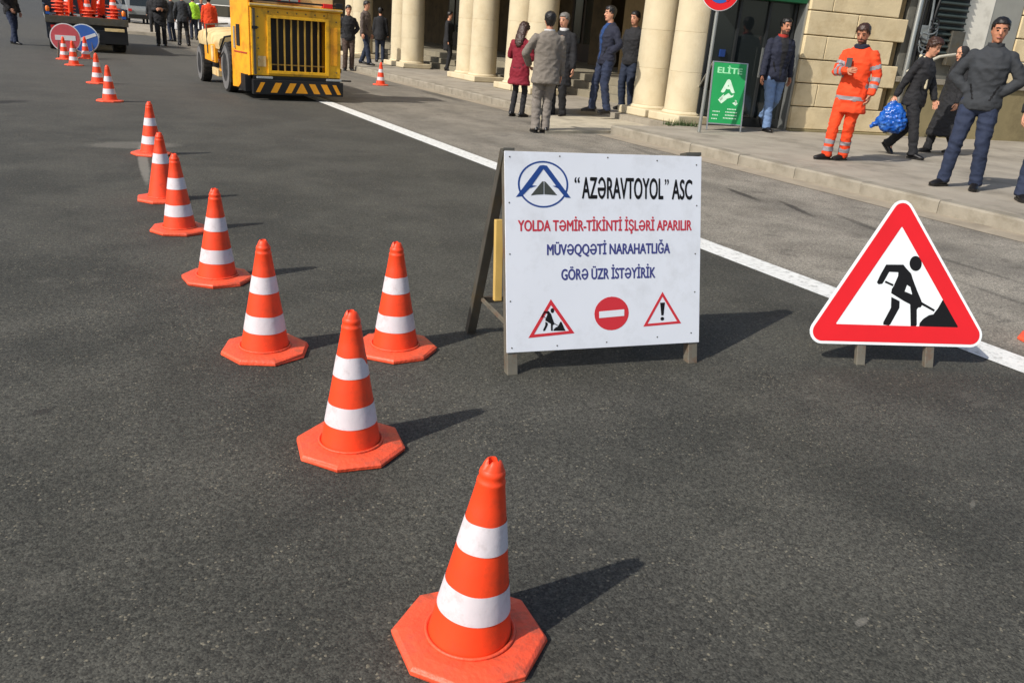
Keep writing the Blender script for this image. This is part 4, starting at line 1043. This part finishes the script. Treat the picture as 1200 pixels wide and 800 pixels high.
    if hair == 'long':
        hb_ = MB(); hb_.rings([Mh @ Vector((0, -.03, .22)), Mh @ Vector((0, -.05, .15)), Mh @ Vector((0, -.075, .05)), Mh @ Vector((0, -.09, -.06)), Mh @ Vector((0, -.095, -.17)), Mh @ Vector((0, -.09, -.24))], [(.05, .05), (.088, .065), (.095, .05), (.10, .045), (.085, .035), (.04, .02)], 16, up=(1, 0, 0))
        hm = remesh(hb_, .012, 2, .007, 26); hm.materials.append(hairm); link('long_hair', hm, t)
    if near < 3:
        for sx in (-1, 1):
            MB().ball(Mh @ Vector((sx*.031, .0835, .120)), (.013, .007, .0065), 8).obj('eye', M_black, t, smooth=True)
            MB().tube([Mh @ Vector((sx*.014, .093, .143)), Mh @ Vector((sx*.032, .091, .149)), Mh @ Vector((sx*.050, .080, .143))], .0045, 6).obj('eyebrow', hairm, t)
        MB().tube([Mh @ Vector((-.022, .0875, .052)), Mh @ Vector((0, .095, .052)), Mh @ Vector((.022, .0875, .052))], .0055, 6).obj('mouth', M_lip, t)
        if beard:
            bm_ = shell(me, lambda c: (lambda q_: q_.y > -.0 and abs(q_.x) < .085 and q_.length < .2 and -.02 < q_.z < (.058 if abs(q_.x) > .032 or q_.z < .036 else .04) and q_.y > .0 and not (abs(q_.x) < .024 and .042 < q_.z < .062) or (abs(q_.x) < .034 and .062 < q_.z < .074 and q_.y > .06))(L_(c)), .003)
            bm_.materials.append(mat('stubble', srgb(92, 64, 52), .8) if 'stubble' not in D.materials else D.materials['stubble']); link('beard', bm_, t)
    # lower clothes
    lo = MB()
    lo.rings([S(0, 0, -.13), S(0, 0, -.09), S(0, -.01, .0), S(0, 0, .08), S(0, 0, .13)], [(.08, .07), (.16, .115), (.185, .13), (.168, .12), (.15, .11)], 20, up=(1, 0, 0))
    for i in range(2):
        dn = (an[i]-kn[i]).normalized()
        lo.tube([hips[i], hips[i].lerp(kn[i], .45), kn[i]], [.103*slim**.5, .092*slim, .072*slim], 14)
        lo.rings([kn[i]-dn*.03, kn[i], kn[i].lerp(an[i], .35), kn[i].lerp(an[i], .8), an[i]+dn*.035], [(.066*slim, .066*slim), (.072*slim, .072*slim), (.071*slim, .071*slim), (.064*slim, .064*slim), (.066*slim, .068*slim)], 14)
    lm = remesh(lo, vox, 2, .009 if near < 3 else 0, 10, seed=H*10); lm.materials.append(bottom); trs = link('trousers', lm, t)
    # shoes
    for i in range(2):
        fy = feet[i][3]; F_ = Vector((math.sin(-fy), math.cos(fy), 0)); U_ = Vector((0, 0, 1))
        if len(feet[i]) > 4: F_ = Vector(feet[i][4]).normalized(); s0 = Vector((1, 0, 0)); U_ = s0.cross(F_).normalized()
        A_ = an[i]; R_ = F_.cross(U_).normalized()
        C_ = lambda f, u_: A_+F_*f+U_*u_
        sh_ = MB(); sh_.rings([C_(-.075, -.045), C_(-.06, -.03), C_(-.01, -.022), C_(.06, -.040), C_(.13, -.052), C_(.175, -.058), C_(.195, -.062)], [(.022, .03), (.036, .046), (.040, .054), (.045, .036), (.048, .027), (.036, .02), (.016, .012)], 14, up=tuple(R_))
        so_ = sh_.obj('shoe', shoes, t, smooth=True, fix=True)
        out_ = [(.195, 0), (.17, .036), (.10, .050), (0, .040), (-.07, .034), (-.082, 0), (-.07, -.034), (0, -.040), (.10, -.050), (.17, -.036)]
        Ms = Matrix(((F_.x, R_.x, U_.x, A_.x), (F_.y, R_.y, U_.y, A_.y), (F_.z, R_.z, U_.z, A_.z), (0, 0, 0, 1)))
        MB().prism(out_, -.085, -.062, M=Ms).obj('sole', M_sole, so_, fix=True)
    # upper clothes
    tp = MB(); hz = hem-.93
    rr = [(S(0, 0, hz), (hemr, hemr*.74)), (S(0, 0, hz+.03), (hemr+.004, hemr*.76))]
    if hz < -.2: rr += [(S(0, 0, hz+(-.08-hz)*.5), ((hemr+.185)/2, .140))]
    if hz < -.06: rr += [(S(0, 0, -.03), (.202, .152))]
    rr += [(S(0, 0, .10), (.170*width+.004, .128)), (S(0, .01, .22), (.172*width, .130)), (S(0, .015, .34), (.188*width, .138)), (S(0, .0, .44), (.180*width, .125)), (S(0, -.01, .49), (.160*width, .105)), (S(0, -.012, .53), (.115*width, .085)), (S(0, -.005, .565), (.072, .070))]
    tp.rings([r_[0] for r_ in rr], [r_[1] for r_ in rr], 24, up=(1, 0, 0))
    for i in range(2):
        dn = (wri[i]-elb[i]).normalized()
        tp.tube([sh[i]+Vector((0, 0, -.015)), sh[i].lerp(elb[i], .5), elb[i]], [.064, .062, .056], 12)
        tp.rings([elb[i]-dn*.03, elb[i], elb[i].lerp(wri[i], .5), wri[i]+dn*.012], [(.052, .052), (.058, .058), (.052, .052), (.045, .045)], 12)
    tm = remesh(tp, vox, 3, .009 if near < 3 else .003, 9, seed=H*7); tm.materials.append(top); jk = link('coat' if hem < .7 else 'jacket', tm, t)
    if collar:
        cm = MB(); cm.lathe([(.066, 0), (.076, .002), (.082, .03), (.080, .055), (.070, .055), (.064, .02)], 20, M=Matrix.Translation(S(0, .0, .535)) @ Matrix.Rotation(-la, 4, 'X') @ Matrix.Scale(1.0, 4)); cm.obj('collar', collar, t, smooth=True, fix=True)
    if trimmed:    # open front showing what is worn beneath
        fm = shell(tm, lambda c: (lambda x, z, y: y > .02 and abs(x) < trimmed[1]*(z-(hem+.02))/.5+.005 and z > hem+.03 and z < 1.5)(c.x, c.z, (c-P0).dot(fw)), .004); fm.materials.append(trimmed[0]); link('shirt_front', fm, t)
    if zip_:
        fm = shell(tm, lambda c: abs(c.x) < .011 and (c-P0).dot(fw) > .02 and c.z < 1.44, .003)
        if len(fm.polygons): fm.materials.append(zip_); link('zip', fm, t)
    if near < 3 and hem > .7:
        for sx in (-1, 1):
            fm = shell(tm, lambda c: abs(c.x-sx*(.10+(c.z-1.0)*.35)) < .010 and .94 < c.z < 1.10 and (c-P0).dot(fw) > .02, .002)
            if len(fm.polygons): fm.materials.append(M_black); link('pocket', fm, t)
    if strips:
        for z0 in (hem+.16, ):
            m_ = shell(tm, lambda c: z0 < c.z < z0+.055 and abs(c.x) < .23 and (c-wri[0]).length > .12 and (c-wri[1]).length > .12, .004); m_.materials.append(K_silver); link('reflective_strip', m_, t)
        for i in range(2):
            for fr in (.25, .62):
                for (a_, b_) in ((sh[i], elb[i]), (elb[i], wri[i])):
                    if fr == .25 and a_ is sh[i]: continue
                    c0 = a_.lerp(b_, fr); d_ = (b_-a_).normalized()
                    m_ = shell(tm, lambda c: abs((c-c0).dot(d_)) < .026 and (c-c0).length < .10 and abs(c.x) > .1, .004)
                    if len(m_.polygons): m_.materials.append(K_silver); link('reflective_strip', m_, t)
            for fr in (.62, .85):
                c0 = kn[i].lerp(an[i], fr); d_ = (an[i]-kn[i]).normalized()
                m_ = shell(lm, lambda c: abs((c-c0).dot(d_)) < .028 and (c-c0).length < .12, .004); m_.materials.append(K_silver); link('reflective_strip', m_, t)
        m_ = MB().lathe([(.074, -.0), (.095, -.012), (.10, .03), (.078, .05), (.068, .05)], 20, M=Matrix.Translation(S(0, 0, .535))).obj('collar', K_navy, t, smooth=True, fix=True)
    if scarf:      # a head scarf wrapping hair and neck
        sc_ = MB(); sc_.rings([Mh @ Vector((0, y_*.5-.012, z_)) for z_, a_, d_, y_ in hr[2:]], [(a_+.022, d_*.9+.012) for z_, a_, d_, y_ in hr[2:]], 20, up=(1, 0, 0))
        sc_.rings([S(0, -.01, .48), S(0, .01, .53), S(0, .01, .60), Mh @ Vector((0, -.01, .06))], [(.14, .11), (.105, .10), (.085, .085), (.08, .085)], 18, up=(1, 0, 0))
        sm_ = remesh(sc_, vox, 2, .005, 16); 
        sm_.materials.append(scarf); link('head_scarf', sm_, t)
    if skirt:
        z0 = skirt; sk = MB(); sk.rings([S(0, 0, .10), S(0, 0, -.03), P0*.5+Vector((0, 0, z0+.0))*0+Vector((an[0]+an[1])*.25) if False else S(0, 0, -.35), S(0, 0, z0-hipz+.03), S(0, 0, z0-hipz)], [(.168, .125), (.20, .15), (.25, .22), (.29, .27), (.28, .26)], 24, up=(1, 0, 0))
        sm_ = remesh(sk, vox, 2, .014, 8); sm_.materials.append(bottom); link('skirt', sm_, t)
    M_world = Matrix.Translation(Vector(foot)) @ Matrix.Rotation(face-PI/2, 4, 'Z') @ Matrix.Scale(s, 4)
    return dict(root=t, wri=[M_world @ w_ for w_ in wri], head=M_world @ (Mh @ Vector((0, 0, .12))), hd=hd_, M=M_world)

def to_cam(p): return math.atan2(-p.y, -p.x)
R_ = math.radians
def at(px, py, z=PH): return G(px, py, z)
# 1. worker in orange with phone
p = at(982, 188); f = to_cam(p)
w1 = person('man in orange work suit with reflective tape looking at his phone on the pavement', p, 1.72, f-R_(22), 1, feet=[(.13, .12, .085, -.5), (-.01, -.10, .085, -.3)], hands=[(.02, .26, 1.18), (-.27, .06, .90)], elbow=[(1, -.4, -.6), (-.6, -1, 0)],
            top=K_or, hem=.64, hemr=.215, bottom=K_or, width=1.06, strips=True, beard=True, head=(6, -14), hairm=M_brown, skin=M_skin2)
ph = empty('phone', w1['wri'][0]+Vector((0, 0, .02)), f, 'black mobile phone in the hand of the orange dressed worker', 'phone')
MB().box(-.006, .006, -.036, .036, 0, .145).obj('case', M_blk, ph, bevel=.004, M=Matrix.Rotation(R_(-25), 4, 'Y')); MB().box(-.0075, -.0062, -.032, .032, .008, .137).obj('screen', M_glass, ph, M=Matrix.Rotation(R_(-25), 4, 'Y'))
# 2. man in charcoal pullover
p = at(1123, 220); f = to_cam(p)
person('man in charcoal pullover and blue jeans with his hands tucked in his pockets', p, 1.82, f-R_(4), 1, feet=[(.17, .03, .085, -.55), (-.15, .0, .085, .05)], hands=[(.13, .03, 1.0), (-.13, .03, 1.0)], elbow=[(1, -.25, 0), (-1, -.25, 0)],
       top=K_char, hem=.84, hemr=.19, bottom=K_jean, width=1.04, collar=K_char, head=(12, -1), skin=M_skin2)
# 3. woman with blue bag
p = at(1056, 183); f = to_cam(p)
w3 = person('woman in black jacket and trousers with cream scarf striding with a blue bag', p, 1.66, f+R_(62), 1, feet=[(.09, .22, .085, 0), (-.09, -.30, .16, 0, (0, .75, -.66))], hands=[(.24, -.20, .85), (-.22, .20, .86)], elbow=[(.3, -1, 0), (-.3, -1, 0)],
            top=K_blk, hem=.78, hemr=.20, bottom=K_blk, hair='bun', hairm=M_brown, head=(0, -14), lean=5)
MB().tube([(.075, .04, 1.47), (.07, .115, 1.36), (.06, .145, 1.2), (.055, .15, 1.04)], .020, 8).tube([(-.075, .04, 1.47), (-.06, .115, 1.36), (-.03, .145, 1.25)], .020, 8).tube([(.078, .03, 1.46), (.0, -.07, 1.49), (-.078, .03, 1.46)], .020, 8).obj('scarf', K_cream, w3['root'], smooth=True)
hb = w3['wri'][0]
bgm = MB(); bgm.rings([(0, 0, -.02), (0, 0, -.08), (.01, 0, -.18), (.03, 0, -.30), (.04, 0, -.40), (.04, 0, -.44)], [(.025, .03), (.10, .07), (.16, .11), (.19, .13), (.17, .11), (.10, .06)], 22, up=(1, 0, 0))
bgm.tube([(-.14, 0, -.30), (-.24, 0, -.40)], [.05, .02], 8)
bag = empty('carrier_bag', (hb.x, hb.y, hb.z-.07), f+R_(90), 'crumpled blue plastic carrier bag hanging from the woman\'s hand', 'bag')
bme = remesh(bgm, .014, 1, .022, 12); bme.materials.append(M_bluebag); link('bag_body', bme, bag)
MB().tube([(-.03, 0, -.05), (-.025, .0, .02), (0, 0, .05), (.025, 0, .02), (.03, 0, -.05)], .008, 6).obj('handle', M_retro_white, bag, smooth=True)
# 4. second woman, scarf, behind
p = at(1100, 180); f = to_cam(p)
person('woman in long black coat and dark headscarf walking behind the man in charcoal', p, 1.60, f-R_(55), 1, feet=[(.09, .18, .085, 0), (-.09, -.18, .11, 0)], hands=[(.22, .05, .86), (-.22, .05, .86)], top=K_blk, hem=.50, hemr=.26, bottom=K_blk, hair='none', scarf=K_blk, head=(10, -4), collar=K_pink, skirt=.30)
# 5. man with red collar, walking
p = at(897, 153); f = to_cam(p)
person('man in navy jacket with red collar and light jeans walking past the shop door', p, 1.84, f+R_(28), 1, feet=[(.08, .16, .085, 0), (-.10, -.36, .22, 0, (0, .6, -.8))], hands=[(.29, .10, .80), (-.30, -.06, .80)], top=K_navy, hem=.80, hemr=.20, bottom=K_jeanl, width=1.08, collar=K_ired, head=(8, 0), beard=True, skin=M_skin2, trimmed=(K_blk, .05), lean=3)
# 6. grey suit
p = at(634, 156, 0); f = to_cam(p)
person('man in grey suit seen from behind standing on the road by the ramp', p, 1.74, f+PI+R_(12), 1, feet=[(.06, .03, .085, .1), (-.10, .0, .085, .1)], hands=[(.26, .10, .84), (-.24, .20, 1.0)], elbow=[(.6, -1, 0), (-.9, -.7, 0)], top=K_grey, hem=.74, hemr=.22, bottom=K_gtr, width=1.15, collar=K_white, head=(-4, 2), skin=M_skin2)
# 7. red coat
p = at(605, 137, 0); f = to_cam(p)
w7 = person('woman in dark red coat with long brown hair and black leggings', p, 1.58, f+R_(150), 1, feet=[(.09, .05, .085, -.2), (-.10, -.03, .085, .2)], hands=[(.06, .26, 1.08), (-.10, .24, 1.12)], elbow=[(1, -.5, -.5), (-1, -.6, -.5)], slim=.78, top=K_red, hem=.62, hemr=.235, bottom=K_blk, hair='long', hairm=M_brown, head=(0, -14))
ph2 = empty('phone', w7['wri'][0]+Vector((0, 0, .03)), f, 'pale mobile phone held by the woman in the red coat', 'phone'); MB().box(-.005, .005, -.035, .035, -.03, .11).obj('case', M_grey, ph2, bevel=.004)
MB().box(-.0065, -.0052, -.031, .031, -.024, .104).obj('screen', M_glass, ph2)
# 8. dark coat, grey hair
p = at(652, 138, 0); f = to_cam(p)
person('grey haired man in long black coat facing the street beside the grey suit', p, 1.80, f-R_(25), 2, top=K_blk, hem=.56, hemr=.215, bottom=K_blk, hairm=M_grhair, collar=K_white, width=1.05, head=(-10, 0))
# 9-10. two men by the column
p = at(704, 132, PH); f = to_cam(p)
person('man in dark blue jacket and jeans leaning by the nearest column, hands in pockets', p, 1.84, f-R_(62), 1, feet=[(.14, .12, .085, -.2), (-.16, -.02, .085, .2)], hands=[(.12, .03, .99), (-.12, .03, .99)], elbow=[(.9, -.5, 0), (-.9, -.5, 0)], top=K_navy, hem=.82, bottom=K_jean, width=1.08, trimmed=(cloth('blue_shirt', 26, 60, 110), .05), head=(-5, 4))
p = at(733, 129, PH); f = to_cam(p)
person('man in black jacket and blue jeans half hidden against the nearest column', p, 1.82, f-R_(40), 2, hands=[(.12, .03, .99), (-.12, .03, .99)], elbow=[(.9, -.5, 0), (-.9, -.5, 0)], top=K_blk, hem=.82, bottom=K_jeand, width=1.05)
# 11. right edge
p = at(1206, 234); f = to_cam(p)
person('man in black jacket and jeans cut off by the right edge of the picture', p, 1.80, f+R_(15), 1, feet=[(.13, .16, .085, .1), (-.12, -.10, .085, .0)], zip_=M_dsteel, top=K_blk, hem=.80, hemr=.20, bottom=K_jean, width=1.04, hands=[(.31, .12, .80), (-.29, .0, .80)])
# 12-15. by the far columns
p = at(408, 83, 0); f = to_cam(p)
person('man in short black jacket and brown trousers beside the yellow machine', p, 1.76, f+R_(10), 2, top=K_blk, hem=.82, bottom=K_brn, hands=[(.12, .03, .99), (-.12, .03, .99)], elbow=[(.9, -.5, 0), (-.9, -.5, 0)])
p = at(428, 76, PH); f = to_cam(p)
person('man in taupe jacket and jeans walking on the pavement before the far columns', p, 1.80, f+R_(60), 2, zip_=M_blk, feet=[(.08, .18, .085, 0), (-.08, -.18, .10, 0)], top=K_taupe, hem=.78, bottom=K_jeand)
p = at(445, 73, PH); f = to_cam(p)
person('person in dark clothes standing in the shade between the far columns', p, 1.68, f+PI, 3, top=K_blk, hem=.72, bottom=K_jeand)
p = Vector((11.0, 24.6, PH)); f = to_cam(p)
person('person dressed in black in the shade between two column pairs', p, 1.70, f+R_(80), 3, top=K_blk, hem=.60, bottom=K_blk)
# 16. left edge
p = at(17, 52, 0); f = to_cam(p)
person('man in black jacket and blue jeans walking alone on the far left', p, 1.76, f+R_(50), 2, feet=[(.08, .12, .085, 0), (-.08, -.10, .09, 0)], top=K_blk, hem=.80, bottom=K_jean, width=1.1, hands=[(.2, .16, .95), (-.24, .1, .82)])
# 17+. group behind the machine
G_ = 'people standing together on the road behind the yellow machine'
p = at(190, 54, 0); f = to_cam(p)
person('person in black with an orange collar standing right of the truck', p, 1.85, f, 2, top=K_blk, hem=.62, bottom=K_blk, width=1.15, group=G_, collar=K_or, hands=[(.1, .24, 1.15), (-.1, .24, 1.15)])
p = at(216, 54, 0); f = to_cam(p)
person('man in black jacket with both feet apart in the middle of the group', p, 1.82, f+PI, 2, feet=[(.15, .0, .085, -.2), (-.15, 0, .085, .2)], top=K_char, hem=.80, bottom=K_blk, group=G_, width=1.1, hands=[(.26, .05, .9), (-.26, .05, .9)])
p = at(228, 47, 0); f = to_cam(p)
person('person in lime yellow high visibility vest behind the yellow machine', p, 1.80, f+PI, 2, top=K_lime, hem=.84, bottom=K_navy, group=G_, width=1.1)
p = at(247, 56, 0); f = to_cam(p)
person('worker in orange jacket standing behind the hood of the machine', p, 1.78, f+PI, 2, top=K_or, hem=.80, bottom=K_or, group=G_, width=1.1)
p = at(203, 49, 0); f = to_cam(p)
person('person in dark jacket carrying something pale between two others of the group', p, 1.78, f+PI+.6, 3, top=K_char, hem=.70, bottom=K_jeand, group=G_)
MB().rings([Vector(p)+Vector((.2, -.2, z_)) for z_ in (.45, .5, .75, .85)], [(.10, .05), (.14, .07), (.12, .06), (.05, .03)], 12, up=(1, 0, 0)).obj('sack', K_white, None, fix=True)
tag(D.objects['sack'], 'pale sack held low beside the dark dressed group', 'bag')
p = at(181, 42, 0); f = to_cam(p)
person('person in black with white shoes farther back beside the group', p, 1.8, f, 3, top=K_blk, hem=.74, bottom=K_blk, shoes=K_white, group=G_)
p = at(238, 44, 0); f = to_cam(p)
person('person in navy clothes behind the lime vest', p, 1.8, f, 3, top=K_navy, hem=.74, bottom=K_navy, group=G_)
p = at(171, 31, 0); f = to_cam(p)
person('far person in blue with a white stripe beyond the traffic island', p, 1.80, f, 3, top=K_navy, hem=.80, bottom=K_jeand, group=G_)
# workers sitting on the truck bed
for i, (x, lab) in enumerate(((.80, 'worker in orange crouching on the left of the truck bed'), (1.40, 'worker in orange crouching on the right of the truck bed'))):
    person(lab, Vector((.18+x, 27.6, .902)), 1.75, PI/2+.5*i, 3, feet=[(.14, .12, .085, 0), (-.14, .12, .085, 0)], pelvis=(0, -.1), top=cloth('worker_orange_%d' % i, 225, 70, 30), hem=.80, bottom=K_or, lean=15, hands=[(.15, .4, .9), (-.15, .4, .9)])
